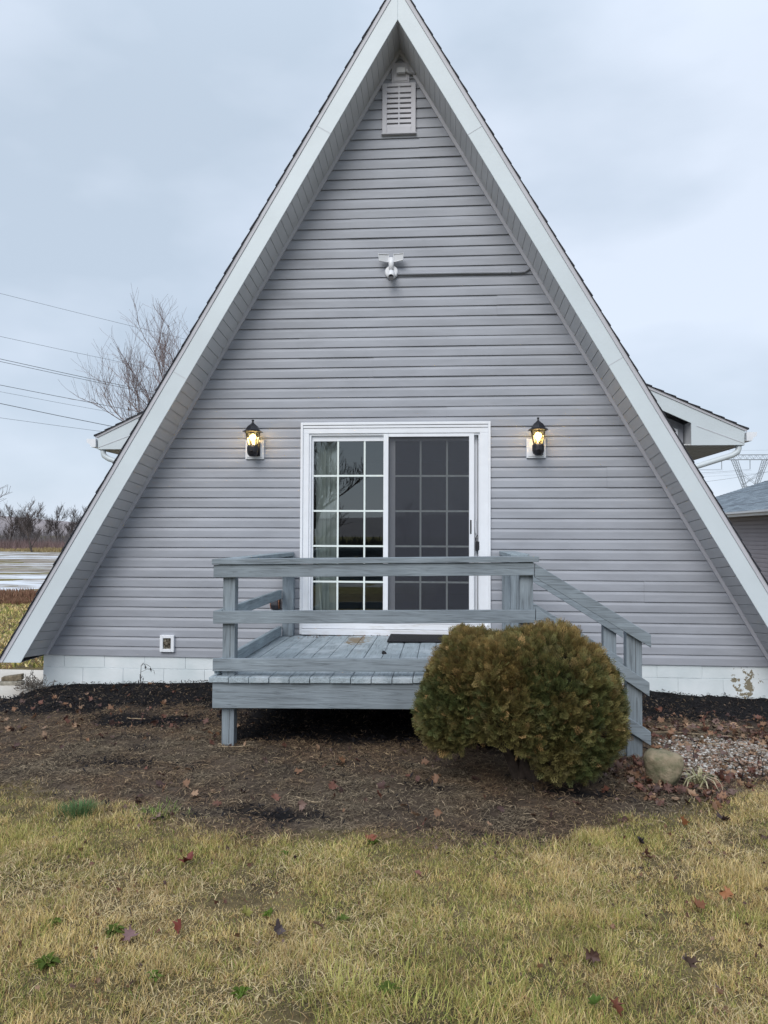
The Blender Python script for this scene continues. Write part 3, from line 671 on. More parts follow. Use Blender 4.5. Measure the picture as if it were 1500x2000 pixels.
def hill(name, cxh, cyh, rx, ry, h, m):
    th = np.linspace(0, 2*np.pi, 73)[:-1]; rr_ = np.linspace(0, 1, 22)
    V = []
    for r_ in rr_:
        for a in th:
            zz = h*(math.cos(r_*math.pi)*.5+.5)*(1+.35*(vn(cxh+rx*r_*math.cos(a), cyh+ry*r_*math.sin(a), .012, 3)-.5))
            V.append((cxh+rx*r_*math.cos(a), cyh+ry*r_*math.sin(a), -.9+zz))
    V = np.array(V); n = 72
    F = np.array([(i*n+k_, i*n+(k_+1) % n, (i+1)*n+(k_+1) % n, (i+1)*n+k_) for i in range(21) for k_ in range(n)])
    return tag(np_mesh(name, V, F, m, smooth=True), None, kind='structure')
M_HILL = mat('wooded_hill', (.26,.23,.23), .95, .02, .2, ncol=(.20,.18,.19))  # slight distance haze put into the grey-lilac colour
hill('hill', -560, 760, 420, 130, 24, M_HILL)
hill('hill', -120, 900, 380, 160, 22, M_HILL)
hill('hill', 420, 1000, 500, 180, 20, M_HILL)
hill('hill', 0, -900, 900, 160, 26, M_HILL)

# ------------------------------------------------------------------ deck (leans up a little to the right, as built)
deck = thing('wooden_deck', 'blue grey painted timber deck with railing and side stairs in front of the door', 'deck', (0, -1.15, -.08))
def T(x, y, z): return (x, y, z+.0145*(x+1.19))
rd = random.Random(21)
def post(x0, x1, y0, y1, z0, z1, name='post'):
    b = MB(); xm = x0+(x1-x0)*.6
    b.box(x0, x1, y0, y1, z0, z1); b.shear(T); o = b.build(name, WZ, deck, bevel=.004); return o
# floor boards in one mesh
b = MB(); x = -1.209
while x < 1.10:
    x1 = min(x+.1405, 1.113); y1 = -2.325-rd.uniform(0, .012); dz = rd.uniform(-.0015, .0015)
    n = 5; cup = rd.uniform(.001, .003)
    vs = []
    for yy in (y1, -.03):
        for i in range(n): 
            u = i/(n-1); vs.append((x+(x1-x)*u, yy, .4265+dz+cup*(4*u*(1-u)-.5)))
        vs += [(x1, yy, .3885+dz), (x, yy, .3885+dz)]
    q = n+2
    fs = [tuple(range(q))[::-1], tuple(range(q, 2*q))]+[(i, (i+1) % q, q+(i+1) % q, q+i) for i in range(q)]
    b.add(vs, fs); x = x+.1405+.0045
b.v = [T(*p) for p in b.v]
# deck boards carry a paint worn by weather
Mw = wood('deck_floor_paint', (.33,.385,.42), 'y'); t = Mw.node_tree; pb = t.nodes['Principled BSDF']; src = pb.inputs['Base Color'].links[0].from_socket
g = N(t, 'ShaderNodeNewGeometry'); n_ = N(t, 'ShaderNodeTexNoise'); n_.inputs['Scale'].default_value = 5; n_.inputs['Detail'].default_value = 6; LK(t, g.outputs['Position'], n_.inputs['Vector'])
c_ = N(t, 'ShaderNodeValToRGB'); e = c_.color_ramp.elements; e[0].position = .52; e[0].color = (0,0,0,1); e[1].position = .66; e[1].color = (.75,.75,.75,1); LK(t, n_.outputs['Fac'], c_.inputs[0])
mxx = N(t, 'ShaderNodeMix', data_type='RGBA'); LK(t, c_.outputs[0], mxx.inputs[0]); LK(t, src, mxx.inputs[6]); mxx.inputs[7].default_value = (.47,.52,.56,1)
d_ = N(t, 'ShaderNodeVectorMath', operation='DISTANCE'); mp = N(t, 'ShaderNodeMapping'); mp.inputs['Scale'].default_value = (3.2, 1, 1); LK(t, g.outputs['Position'], mp.inputs[0]); LK(t, mp.outputs[0], d_.inputs[0]); d_.inputs[1].default_value = (-.375*3.2, -.38, .44)
m_ = N(t, 'ShaderNodeMath', operation='MULTIPLY_ADD'); m_.inputs[1].default_value = 1.3; m_.inputs[2].default_value = -.35
n9 = N(t, 'ShaderNodeTexNoise'); n9.inputs['Scale'].default_value = 22; n9.inputs['Detail'].default_value = 4; LK(t, g.outputs['Position'], n9.inputs['Vector']); LK(t, n9.outputs['Fac'], m_.inputs[0])
l_ = N(t, 'ShaderNodeMath', operation='LESS_THAN'); LK(t, d_.outputs['Value'], l_.inputs[0]); LK(t, m_.outputs[0], l_.inputs[1])
mx3 = N(t, 'ShaderNodeMix', data_type='RGBA'); LK(t, l_.outputs[0], mx3.inputs[0]); LK(t, mxx.outputs[2], mx3.inputs[6]); mx3.inputs[7].default_value = (.22,.17,.11,1)
LK(t, mx3.outputs[2], pb.inputs['Base Color'])
b.build('deck_floor', Mw, deck, bevel=.003)
def rail(name, *a, m=None, t_=T):
    b = MB().box(*a); 
    if t_: b.shear(t_)
    return b.build(name, m or WX, deck, bevel=.003)
rail('rim_board', -1.189, 1.085, -2.305, -2.267, .205, .383)
rail('rim_board', -1.189, -1.151, -2.265, -.03, .205, .383, m=WY); rail('rim_board', 1.047, 1.085, -2.265, -.03, .205, .383, m=WY)
for xx in (-.62, -.05, .52): rail('joist', xx, xx+.038, -2.265, -.03, .215, .385, m=WY)
# posts
post(-1.131, -1.042, -2.262, -2.173, -.22, 1.222)
post(.980, 1.073, -2.262, -2.173, -.25, 1.222)
post(-1.150, -1.042, -.125, -.035, .43, 1.222)
post(1.024, 1.104, -.115, -.045, .43, 1.222)
post(1.002, 1.088, -1.295, -1.207, -.2, 1.212)
# front rails and cap
rail('rail', -1.191, 1.075, -2.301, -2.263, 1.131, 1.220)
rail('rail', -1.191, 1.083, -2.301, -2.263, .802, .892)
rail('rail', -1.190, 1.083, -2.301, -2.263, .464, .553)
rail('cap_rail', -1.199, 1.108, -2.318, -2.176, 1.2235, 1.262)
# left side rails and cap
rail('rail', -1.190, -1.152, -2.262, -.035, 1.128, 1.218, m=WY)
rail('rail', -1.190, -1.152, -2.262, -.135, .802, .890, m=WY)
rail('rail', -1.190, -1.152, -2.262, -.135, .440, .530, m=WY)
rail('cap_rail', -1.195, -1.052, -2.173, -.03, 1.2235, 1.261, m=WY)
rail('cap_rail', 1.000, 1.150, -1.33, -.03, 1.215, 1.253, m=WY)
rail('rail', 1.089, 1.127, -1.25, -.04, 1.125, 1.213, m=WY)
# stair rails
def srail(x0, zt0, zb0, x1, zt1, zb1, y0, y1, name='stair_rail'):
    b = MB().prism_y([(x0, zb0), (x1, zb1), (x1, zt1), (x0, zt0)], y0, y1)
    b.build(name, WX, deck, bevel=.003)
srail(1.081, 1.248, 1.150, 1.865, .765, .676, -2.301, -2.263)
srail(1.087, .942, .850, 1.852, .440, .345, -2.301, -2.263)
srail(1.095, .60, .50, 1.860, .105, .012, -2.301, -2.263)
srail(1.093, 1.21, 1.115, 1.905, .705, .61, -1.296, -1.258)
srail(1.093, .945, .855, 1.905, .440, .350, -1.296, -1.258)
post(1.708, 1.813, -2.262, -2.170, -.25, .745)
post(1.757, 1.860, -1.257, -1.168, -.25, .70)
# stringers and treads
for y in (-2.21, -1.33):
    b = MB().prism_y([(1.09, .40), (1.09, .20), (1.60, -.13), (1.82, -.13), (1.82, .0), (1.62, .08), (1.62, .10), (1.36, .25), (1.34, .27)], y-.02, y+.02); b.build('stringer', WX, deck)
rail('tread', 1.115, 1.40, -2.165, -1.31, .255, .292, m=WY, t_=None)
rail('tread', 1.39, 1.68, -2.165, -1.31, .095, .132, m=WY, t_=None)
rail('riser', 1.395, 1.415, -2.165, -1.31, .132, .253, m=WY, t_=None); rail('riser', 1.665, 1.68, -2.165, -1.31, -.12, .093, m=WY, t_=None)
# cracks and nails as small recess marks
b = MB()
for (x, z0, z1) in ((-1.077, .56, .79), (-1.078, -.05, .19), (1.768, .48, .73), (1.775, .12, .33)):
    MB().box(x, x+.0028, -2.2625, -2.2615, z0, z1).build('post_crack', M_BLACK, deck)


b = MB(); b.box(-.07, .70, -.60, -.085, .4535, .463)
M_MAT = mat('black_rubber_mat', (.018,.018,.021), .9, 90, .5, bump=.8, bscale=200)
tag(b.build('door_mat', M_MAT, bevel=.003), 'black rectangular rubber door mat on the deck at the door', 'door mat')

# ------------------------------------------------------------------ scattered geometry (numpy)
RN = np.random.RandomState(42)
def blades(n, xr_, yr_, hfun, dens, colf, wid=(.0010,.0022), lean=(.5,1.35), keep=None):
    x = RN.uniform(*xr_, n); y = RN.uniform(*yr_, n)
    k_ = RN.rand(n) < dens(x, y)
    x, y = x[k_], y[k_]; n = len(x); z = gz(x, y)-.004
    h = hfun(x, y)*RN.uniform(.45, 1.25, n)
    # neighbouring blades share a lay
    az = 2*np.pi*(vn(x, y, 2.1, 11)*1.2+vn(x, y, 23, 12)*2.2)+RN.normal(0, 1.6, n); ln = RN.uniform(*lean, n)
    w_ = RN.uniform(*wid, n); dx, dy = np.cos(az), np.sin(az)
    sx, sy = -np.sin(az+RN.normal(0,.6,n)), np.cos(az+RN.normal(0,.6,n))
    a1 = ln*.72; a2 = ln*1.08
    p0 = np.stack([x, y, z], 1); s_ = np.stack([sx, sy, np.zeros(n)], 1)*w_[:, None]
    p1 = p0+np.stack([dx*np.sin(a1), dy*np.sin(a1), np.cos(a1)], 1)*(h*.5)[:, None]
    p2 = p1+np.stack([dx*np.sin(a2), dy*np.sin(a2), np.cos(a2)], 1)*(h*.5)[:, None]
    p2[:, 2] = np.maximum(p2[:, 2], z+.003)
    V = np.stack([p0-s_, p0+s_, p1+s_*.85, p1-s_*.85, p2+s_*.15, p2-s_*.15], 1).reshape(-1, 3)
    o = np.arange(n)[:, None]*6
    F = np.concatenate([o+np.array([0,1,2,3]), o+np.array([3,2,4,5])], 0)
    c = np.repeat(colf(x, y, n), 6, 0)
    return V, F, c
def lawn_col(x, y, n):
    r = RN.rand(n); q = vn(x, y, 1.5, 21)*.35+vn(x, y, 4.5, 22)*.35+vn(x, y, 13, 23)*.30
    straw = np.array([.56,.42,.18]); pale = np.array([.66,.53,.29]); olive = np.array([.37,.34,.11]); green = np.array([.17,.22,.05]); brown = np.array([.29,.18,.095]); rust = np.array([.46,.28,.13])
    pg = ss(.38, .60, q); pb_ = ss(.46, .30, q)      # green clumps, bleached clumps
    t1 = .30+.16*pb_-.14*pg; t2 = t1+.20+.12*pb_-.10*pg; t3 = t2+.24+.22*pg-.12*pb_; t4 = t3+.05+.12*pg; t5 = t4+.13
    c = np.where((r < t1)[:, None], straw, np.where((r < t2)[:, None], pale, np.where((r < t3)[:, None], olive, np.where((r < t4)[:, None], green, np.where((r < t5)[:, None], brown, rust)))))
    return c*RN.uniform(.65, 1.2, n)[:, None]*(.95+.42*vn(x, y, 6, 24))[:, None]
M_BLADE = attr_mat('grass_blade', .8, .12, .22)
def ldens(x, y):
    e_ = edge(x)-.02; d = e_-y+.26*(vn(x, y, 2.6, 31)-.5)+.12*(vn(x, y, 9, 32)-.5)
    base = ss(-.16, .16, d); bare = 1-.72*ss(.62, .78, vn(x, y, 2.3, 33)*.55+vn(x, y, 9, 34)*.45); bare = bare*(.55+.45*ss(.25, .5, vn(x, y, 19, 35)))
    return base*bare
def lh(x, y): return .014+.026*vn(x, y, 2.7, 41)**2+.034*vn(x, y, 8, 42)**2+.012*ss(.10, .0, np.abs(edge(x)-.12-y))
parts = []
parts.append(blades(640000, (-2.6, 3.0), (-5.7, -2.6), lh, ldens, lawn_col, wid=(.0006,.0014), lean=(.3,1.6)))
def strawc(x, y, n): return np.where(RN.rand(n)[:, None] < .55, np.array([.66,.54,.32]), np.array([.50,.36,.19]))*RN.uniform(.7,1.25,n)[:, None]
parts.append(blades(150000, (-2.7, 3.1), (-5.75, -2.6), lambda x, y: .05+.02*vn(x, y, 4, 9), lambda x, y: ldens(x, y)*ss(.25,.75,vn(x, y, 3.3, 91)), strawc, wid=(.0008,.0016), lean=(1.1,1.7)))
parts.append(blades(60000, (-6, -2.4), (-7.5, -2.4), lh, ldens, lawn_col, wid=(.002,.0035)))
parts.append(blades(60000, (2.8, 6), (-7.5, -2.2), lh, ldens, lawn_col, wid=(.002,.0035)))
parts.append(blades(50000, (-2.4, 2.8), (-9, -5.7), lh, ldens, lawn_col, wid=(.002,.0035)))
def merge(parts):
    Vs, Fs, Cs, o = [], [], [], 0
    for V, F, c in parts: Vs.append(V); Fs.append(F+o); Cs.append(c); o += len(V)
    return np.concatenate(Vs), np.concatenate(Fs), np.concatenate(Cs)
V, F, c = merge(parts)
tag(np_mesh('lawn_grass', V, F, M_BLADE, c), 'patchy winter lawn of straw and olive grass in front of the bed', 'grass', kind='stuff')

# lawn beyond the left corner
def fard(x, y): return np.ones_like(x)
V, F, c = merge([blades(60000, (-16, -4.2), (1.2, 15), lambda x, y: .05+.06*vn(x, y, .9, 4), lambda x, y: ((x < -6.5) | (y > 1.3))*1.0, lawn_col, wid=(.006,.012))])
tag(np_mesh('side_lawn_grass', V, F, M_BLADE, c), 'mossy lawn beyond the left corner of the house', 'grass', kind='stuff')
def weedc(x, y, n): 
    r = RN.rand(n)[:, None]; return (np.array([.20,.095,.065])*(1-r)+np.array([.30,.19,.12])*r)*RN.uniform(.7,1.2,n)[:, None]
V, F, c = merge([blades(30000, (-24, -7), (12.8, 16.6), lambda x, y: .13+.10*vn(x, y, .7, 4), fard, weedc, wid=(.01,.02), lean=(.1,.9))])
tag(np_mesh('red_weeds', V, F, M_BLADE, c), 'strip of reddish dead weeds along the near edge of the snowy field', 'weeds', kind='stuff')

# bed litter: dry thatch lying flat, mulch chips, gravel, fallen leaves
def strands(n, xr_, yr_, dens, colf, L=(.012,.050), w_=(.0008,.0022), lift=.012, pitch=.18):
    x = RN.uniform(*xr_, n); y = RN.uniform(*yr_, n); k_ = RN.rand(n) < dens(x, y); x, y = x[k_], y[k_]; n = len(x)
    az = RN.uniform(0, 2*np.pi, n)*.6+RN.normal(0, .5, n); el = np.abs(RN.normal(0, pitch, n)); l_ = RN.uniform(*L, n); ww = RN.uniform(*w_, n)
    z = gz(x, y)+RN.uniform(0, lift, n)
    d = np.stack([np.cos(az)*np.cos(el), np.sin(az)*np.cos(el), np.sin(el)], 1); s_ = np.stack([-np.sin(az), np.cos(az), RN.normal(0,.3,n)], 1)*ww[:, None]
    p0 = np.stack([x, y, z], 1)-d*(l_*.5)[:, None]; p0[:, 2] = np.maximum(p0[:, 2], z-.004); p1 = p0+d*(l_*.5)[:, None]; p1[:, 2] += RN.uniform(0,.006,n); p2 = p0+d*l_[:, None]; p2[:, :2] += RN.normal(0,.004,(n,2))
    V = np.stack([p0-s_*.5, p0+s_*.5, p1+s_, p1-s_, p2+s_*.4, p2-s_*.4], 1).reshape(-1, 3); o = np.arange(n)[:, None]*6
    F = np.concatenate([o+np.array([0,1,2,3]), o+np.array([3,2,4,5])], 0)
    return V, F, np.repeat(colf(x, y, n), 6, 0)
def bedmask(x, y, m_=.0):
    return ss(-.18, .06, y-edge(x)+.22*(vn(x, y, 2.2, 4)-.5))*(y < -.01)*((np.abs(x) < 3.6) | (y < -.5))
def blackness(x, y):
    kb = ss(-1.75, -1.15, y+.9*(vn(x, y, 2.4, 8)-.5)+.25*(vn(x, y, 9, 9)-.5))*(x < 1.3)+ss(-1.35, -1.0, y+.3*(vn(x, y, 3, 8)-.5))*(x >= 1.3)
    spot = np.exp(-(((x+.45)/.45)**2+((y+3.55)/.13)**2))+np.exp(-(((x-1.25)/.28)**2+((y+3.05)/.10)**2))+.8*np.exp(-(((x+1.75)/.25)**2+((y+2.7)/.12)**2))+.45*ss(.68, .82, vn(x, y, 3.1, 64)*.6+vn(x, y, 9, 65)*.4)*(y > -3.4)
    kb = np.maximum(kb, ss(-2.25, -1.95, y+.2*(vn(x, y, 3, 8)-.5))*(x > -1.15)*(x < 1.7))
    return np.clip(kb+np.clip(spot*1.5-vn(x, y, 12, 3)*.6, 0, 1), 0, 1)
def thatchc(x, y, n):
    r = RN.rand(n)[:, None]; q = vn(x, y, 3, 51)[:, None]
    a = np.array([.108,.080,.060])*(1-q)+np.array([.18,.118,.078])*q; bb = np.array([.37,.27,.165])
    g_ = ss(.42, .62, vn(x, y, 1.6, 54)*.6+vn(x, y, 6, 55)*.4)[:, None]
    a = a*(1-.7*g_)+np.array([.150,.125,.090])*.7*g_; bb = bb*(1-.7*g_)+np.array([.38,.31,.22])*.7*g_
    c = np.where(r < .70, a, np.where(r < .94, bb*.75, bb*1.1)); return c*RN.uniform(.7,1.2,n)[:, None]
V, F, c = merge([strands(230000, (-3.6, 2.9), (-4.1, -.3), lambda x, y: bedmask(x, y)*(1-.93*blackness(x, y))*(.30+.70*ss(.3,.62,vn(x, y, 5, 52)*.6+vn(x, y, 15, 53)*.4)), thatchc, w_=(.0010,.0026), lift=.016)])
tag(np_mesh('dry_thatch', V, F, M_BLADE, c), 'brown dry grass thatch and pine needles covering the planting bed', 'ground litter', kind='stuff')
def mulchc(x, y, n):
    r = RN.rand(n)[:, None]; return np.where(r < .86, np.array([.016,.015,.017]), np.where(r < .95, np.array([.06,.045,.035]), np.array([.15,.11,.08])))*RN.uniform(.6,1.5,n)[:, None]
V, F, c = merge([strands(70000, (-4.4, 4.4), (-4.0, -.02), lambda x, y: bedmask(x, y)*np.clip(blackness(x, y)+.03, 0, 1)*(.35+.65*vn(x, y, 5, 6)), mulchc, L=(.012,.045), w_=(.002,.007), lift=.022, pitch=.35)])
tag(np_mesh('black_mulch', V, F, M_BLADE, c), 'black shredded mulch heaped along the foot of the foundation', 'mulch', kind='stuff')

# pebbles
def pebbles(n, xr_, yr_, dens, size, colf):
    x = RN.uniform(*xr_, n); y = RN.uniform(*yr_, n); k_ = RN.rand(n) < dens(x, y); x, y = x[k_], y[k_]; n = len(x)
    ic = np.array([[0,0,1],[.89,0,.45],[.28,.85,.45],[-.72,.53,.45],[-.72,-.53,.45],[.28,-.85,.45],[.72,.53,-.45],[-.28,.85,-.45],[-.89,0,-.45],[-.28,-.85,-.45],[.72,-.53,-.45],[0,0,-1]])
    fc = np.array([[0,1,2],[0,2,3],[0,3,4],[0,4,5],[0,5,1],[1,6,2],[2,7,3],[3,8,4],[4,9,5],[5,10,1],[2,6,7],[3,7,8],[4,8,9],[5,9,10],[1,10,6],[6,11,7],[7,11,8],[8,11,9],[9,11,10],[10,11,6]])
    s_ = RN.uniform(*size, n)[:, None]*np.stack([RN.uniform(.7,1.4,n), RN.uniform(.7,1.3,n), RN.uniform(.35,.75,n)], 1)
    a = RN.uniform(0, 6.28, n); P_ = ic[None]*RN.uniform(.8,1.15,(n,12,1))*s_[:, None]
    X = P_[..., 0]*np.cos(a)[:, None]-P_[..., 1]*np.sin(a)[:, None]; Y = P_[..., 0]*np.sin(a)[:, None]+P_[..., 1]*np.cos(a)[:, None]
    V = np.stack([X+x[:, None], Y+y[:, None], P_[..., 2]+(gz(x, y)+RN.uniform(0,.012,n))[:, None]], -1).reshape(-1, 3)
    F = (fc[None]+np.arange(n)[:, None, None]*12).reshape(-1, 3)
    return V, F, np.repeat(colf(n), 12, 0)
def pc(n):
    r = RN.rand(n)[:, None]; c = np.where(r < .42, np.array([.46,.44,.41]), np.where(r < .75, np.array([.25,.21,.18]), np.array([.30,.20,.15]))); return c*RN.uniform(.6,1.25,n)[:, None]
def pd(x, y):
    return ss(1.75, 2.1, x+.35*(vn(x, y, 4, 61)-.5))*ss(-2.72, -2.5, y+.28*(vn(x, y, 3, 62)-.5))*ss(-1.45, -1.75, y+.5*(vn(x, y, 2.5, 63)-.5))
V, F, c = pebbles(26000, (1.7, 4.6), (-2.9, -1.2), pd, (.006, .015), pc)
tag(np_mesh('white_gravel', V, F, attr_mat('pebble', .7, .3), c), 'pale pebble gravel patch to the right of the deck stairs', 'gravel', kind='stuff')

# leaves
def leaf_template():
    # five-lobed outline round a fold, cupped
    out_ = []
    L_ = [(0,-1.0),(.18,-.55),(.62,-.72),(.55,-.30),(1.0,-.05),(.58,.16),(.66,.62),(.25,.50),(0,1.05)]
    pts = L_+[(-x, y) for x, y in L_[-2:0:-1]]
    V = [(0, 0, 0)]+[(x, y, .32*abs(x)**1.5+.10*y*y) for x, y in pts]; n = len(pts)
    F = [(0, 1+i, 1+(i+1) % n) for i in range(n)]
    return np.array(V, float), np.array(F)
LV, LF = leaf_template()
def leaves(x, y, z, size, colr, tilt=.5, curl=(0.2, 1.8)):
    n = len(x); P_ = np.repeat(LV[None], n, 0)
    P_[..., 2] *= RN.uniform(*curl, n)[:, None]; P_ += RN.normal(0, .13, P_.shape)
    P_ *= size[:, None, None]
    out_ = np.empty_like(P_)
    for i in range(n):
        Mx = Matrix.Rotation(RN.uniform(0, 6.28), 3, 'Z') @ Matrix.Rotation(RN.normal(0, tilt), 3, 'X') @ Matrix.Rotation(RN.normal(0, tilt), 3, 'Y')
        out_[i] = P_[i] @ np.array(Mx).T
    out_[..., 0] += x[:, None]; out_[..., 1] += y[:, None]
    out_[..., 2] += (z-out_[..., 2].min(1)*.7)[:, None]
    F = (LF[None]+np.arange(n)[:, None, None]*len(LV)).reshape(-1, 3)
    return out_.reshape(-1, 3), F, np.repeat(colr, len(LV), 0)
M_LEAF = attr_mat('dead_leaf', .55, .3, .12)
def leafc(n):
    pal = np.array([[.15,.065,.045],[.10,.050,.040],[.22,.12,.07],[.30,.19,.12],[.07,.040,.035],[.19,.125,.105]])
    return pal[RN.randint(0, len(pal), n)]*RN.uniform(.7, 1.25, n)[:, None]
pts = []
def addl(n, f): 
    c_ = 0
    while c_ < n:
        x, y = f(); pts.append((x, y)); c_ += 1
addl(230, lambda: (RN.normal(1.66, .17), RN.normal(-2.62, .16)))            # behind the stone
addl(120, lambda: (RN.uniform(1.6, 2.1), RN.normal(-3.02, .10)))             # in front of the stone
addl(240, lambda: ((lambda q: (q, edge(q)+RN.normal(.18, .10)))(RN.uniform(2.0, 3.6))))
addl(520, lambda: (RN.uniform(1.9, 3.9), RN.normal(-1.48, .24)))
addl(130, lambda: (RN.uniform(1.9, 3.6), RN.uniform(-2.5, -1.6)))
addl(130, lambda: (RN.uniform(-3.4, -1.0), RN.normal(-1.7, .45)))
addl(110, lambda: (RN.uniform(-1.3, 1.6), RN.uniform(-3.7, -2.2)))
addl(40, lambda: (RN.uniform(-3.4, -1.2), RN.uniform(-1.2, -.1)))
pts = np.array(pts); pts = pts[pts[:, 1] < -.05]
V, F, c = leaves(pts[:, 0], pts[:, 1], gz(pts[:, 0], pts[:, 1])+RN.uniform(0,.02,len(pts)), RN.uniform(.010, .034, len(pts)), leafc(len(pts)), .6)
tag(np_mesh('fallen_leaves', V, F, M_LEAF, c), 'drifts of red brown fallen leaves along the bed and around the stone', 'leaf litter', kind='stuff')

# crumbs of leaf and soil caught between the blades of the lawn
n = 900; xx = RN.uniform(-2.5, 2.9, n); yy = RN.uniform(-5.7, -3.2, n); k_ = (yy < edge(xx)) & (vn(xx, yy, 2.2, 92) > .42); xx, yy = xx[k_], yy[k_]
V, F, c = leaves(xx, yy, gz(xx, yy)+RN.uniform(.004, .022, len(xx)), RN.uniform(.004, .014, len(xx)), leafc(len(xx))*.8, .9)
tag(np_mesh('lawn_debris', V, F, M_LEAF, c), 'small dark leaf crumbs caught in the winter lawn', 'leaf litter', kind='stuff')
# individual leaves lying on the lawn
LL = [(-.72,-4.20,.040,(.17,.045,.035),'curled dark red leaf lying in the grass left of centre below the deck post'),
      (-.55,-4.80,.034,(.16,.040,.030),'folded rust red leaf standing in the grass beside a pinkish one'),
      (-.72,-4.86,.034,(.20,.12,.12),'pale mauve leaf lying flat left of the folded red leaf'),
      (.34,-4.25,.028,(.28,.13,.10),'small salmon brown leaf alone in the middle of the lawn'),
      (1.42,-3.76,.030,(.035,.025,.03),'nearly black crumpled leaf on the lawn below the stone'),
      (1.93,-3.44,.038,(.05,.03,.028),'dark brown curled leaf on the lawn right of the stone'),
      (2.06,-3.66,.036,(.08,.04,.03),'brown leaf by the right edge of the photo on the grass'),
      (1.70,-3.52,.030,(.22,.09,.04),'orange brown leaf standing upright in the grass right of the bush'),
      (1.49,-4.42,.032,(.18,.075,.035),'amber brown leaf upright in the lawn at lower right'),
      (1.63,-4.33,.030,(.34,.15,.07),'bright orange leaf flat on the lawn at the right'),
      (1.31,-4.88,.032,(.13,.09,.08),'grey brown leaf in the lower right part of the lawn'),
      (.99,-5.17,.034,(.16,.06,.04),'red brown leaf beside a green leaf at the bottom edge'),
      (-.03,-4.73,.032,(.24,.16,.13),'dusty pink leaf in the lawn below the middle of the deck'),
      (.10,-3.90,.030,(.20,.07,.04),'reddish leaf on a green weed just below the bed edge'),
      (-.33,-4.66,.030,(.22,.20,.05),'small yellowed leaf in short grass left of centre'),
      (.98,-4.86,.032,(.09,.05,.04),'brown leaf half buried in tall grass near the bottom right'),
      (-.18,-4.78,.036,(.10,.075,.075),'dull purple brown leaf between grass tufts in the lower middle'),
      (1.40,-3.95,.028,(.12,.05,.035),'dark leaf low in the grass beneath the black leaf')]
for (x, y, s_, cc, lab) in LL:
    V, F, c = leaves(np.array([0.]), np.array([0.]), np.array([0.]), np.array([s_]), np.array([cc]), .75, (1.2, 3.2))
    o = np_mesh('fallen_leaf', V, F, M_LEAF, c); o.location = (x, y, float(gz(x, y))+.022)
    tag(o, lab, 'leaf', 'single leaves on the lawn')
V, F, c = leaves(np.array([0.]), np.array([0.]), np.array([0.]), np.array([.030]), np.array([(.10,.17,.04)]), .6, (1.5,2.5))
o = np_mesh('green_leaf', V, F, M_LEAF, c); o.location = (.94, -5.15, float(gz(.94, -5.15))+.03); tag(o, 'fresh green leaf standing in the grass at the bottom edge', 'leaf')
V, F, c = leaves(np.array([0.]), np.array([0.]), np.array([0.]), np.array([.030]), np.array([(.02,.018,.02)]), .2, (1.5,2.0))
o = np_mesh('black_leaf', V, F, M_LEAF, c); o.location = (-.05, -1.24, .445); o.rotation_euler = (R(70), 0, R(20)); tag(o, 'black curled leaf standing on the deck boards before the mat', 'leaf')

# weeds in the lawn
def weed(x, y, r_, n, colr, lab, h=.022):
    r_ = r_*.8; Vs = []; Fs = []; o = 0
    for i in range(n):
        a = RN.uniform(0, 6.28); l_ = r_*RN.uniform(.5, 1); wd = l_*.17*RN.uniform(.7,1.3); d = np.array([math.cos(a), math.sin(a), 0]); s_ = np.array([-math.sin(a), math.cos(a), 0]); hh = h*RN.uniform(.4, 1.2)
        p0 = np.array([0,0,0.]); p1 = d*l_*.5+np.array([0,0,hh]); p2 = d*l_+np.array([0,0,hh*.7])
        Vs += [p0-s_*wd*.2, p0+s_*wd*.2, p1+s_*wd, p1-s_*wd, p2+s_*wd*.15, p2-s_*wd*.15]; Fs += [(o,o+1,o+2,o+3), (o+3,o+2,o+4,o+5)]; o += 6
    c = np.repeat((np.array(colr)*.8+np.array([.03,.01,.0]))[None]*RN.uniform(.5,1.3,(n,1)), 6, 0)
    ob = np_mesh('weed_clump', np.array(Vs), np.array(Fs), M_BLADE, c); ob.location = (x, y, float(gz(x, y))+.004)
    tag(ob, lab, 'weed', 'green weeds in the lawn')
for wdt in [(-.93,-5.06,.075,34,(.075,.15,.03),'broad leafed green weed near the lower left edge of the lawn'),
            (-.80,-4.82,.07,30,(.07,.14,.03),'dark green weed left of the mauve leaf'),
            (-.24,-4.62,.05,20,(.10,.20,.03),'small bright green weed in the lower middle of the lawn'),
            (-.21,-5.16,.05,22,(.08,.17,.03),'green rosette weed at the bottom left of centre'),
            (.11,-3.92,.055,26,(.08,.16,.03),'green weed under the reddish leaf below the bed'),
            (-.30,-4.05,.04,18,(.12,.22,.05),'tiny light green weed just below the bed edge'),
            (-1.05,-4.78,.05,20,(.08,.15,.03),'small green weed at the left edge of the lawn'),
            (.05,-4.62,.045,18,(.09,.17,.04),'green sprig right of the middle of the lawn'),
            (-.53,-5.1,.045,18,(.09,.19,.04),'light green weed between two straw tufts at lower left'),
            (.27,-5.08,.06,24,(.07,.14,.03),'green weed among tall grass at the bottom middle'),
            (2.05,-4.75,.06,24,(.07,.13,.03),'green weed by the right edge of the lawn')]:
    weed(*wdt)
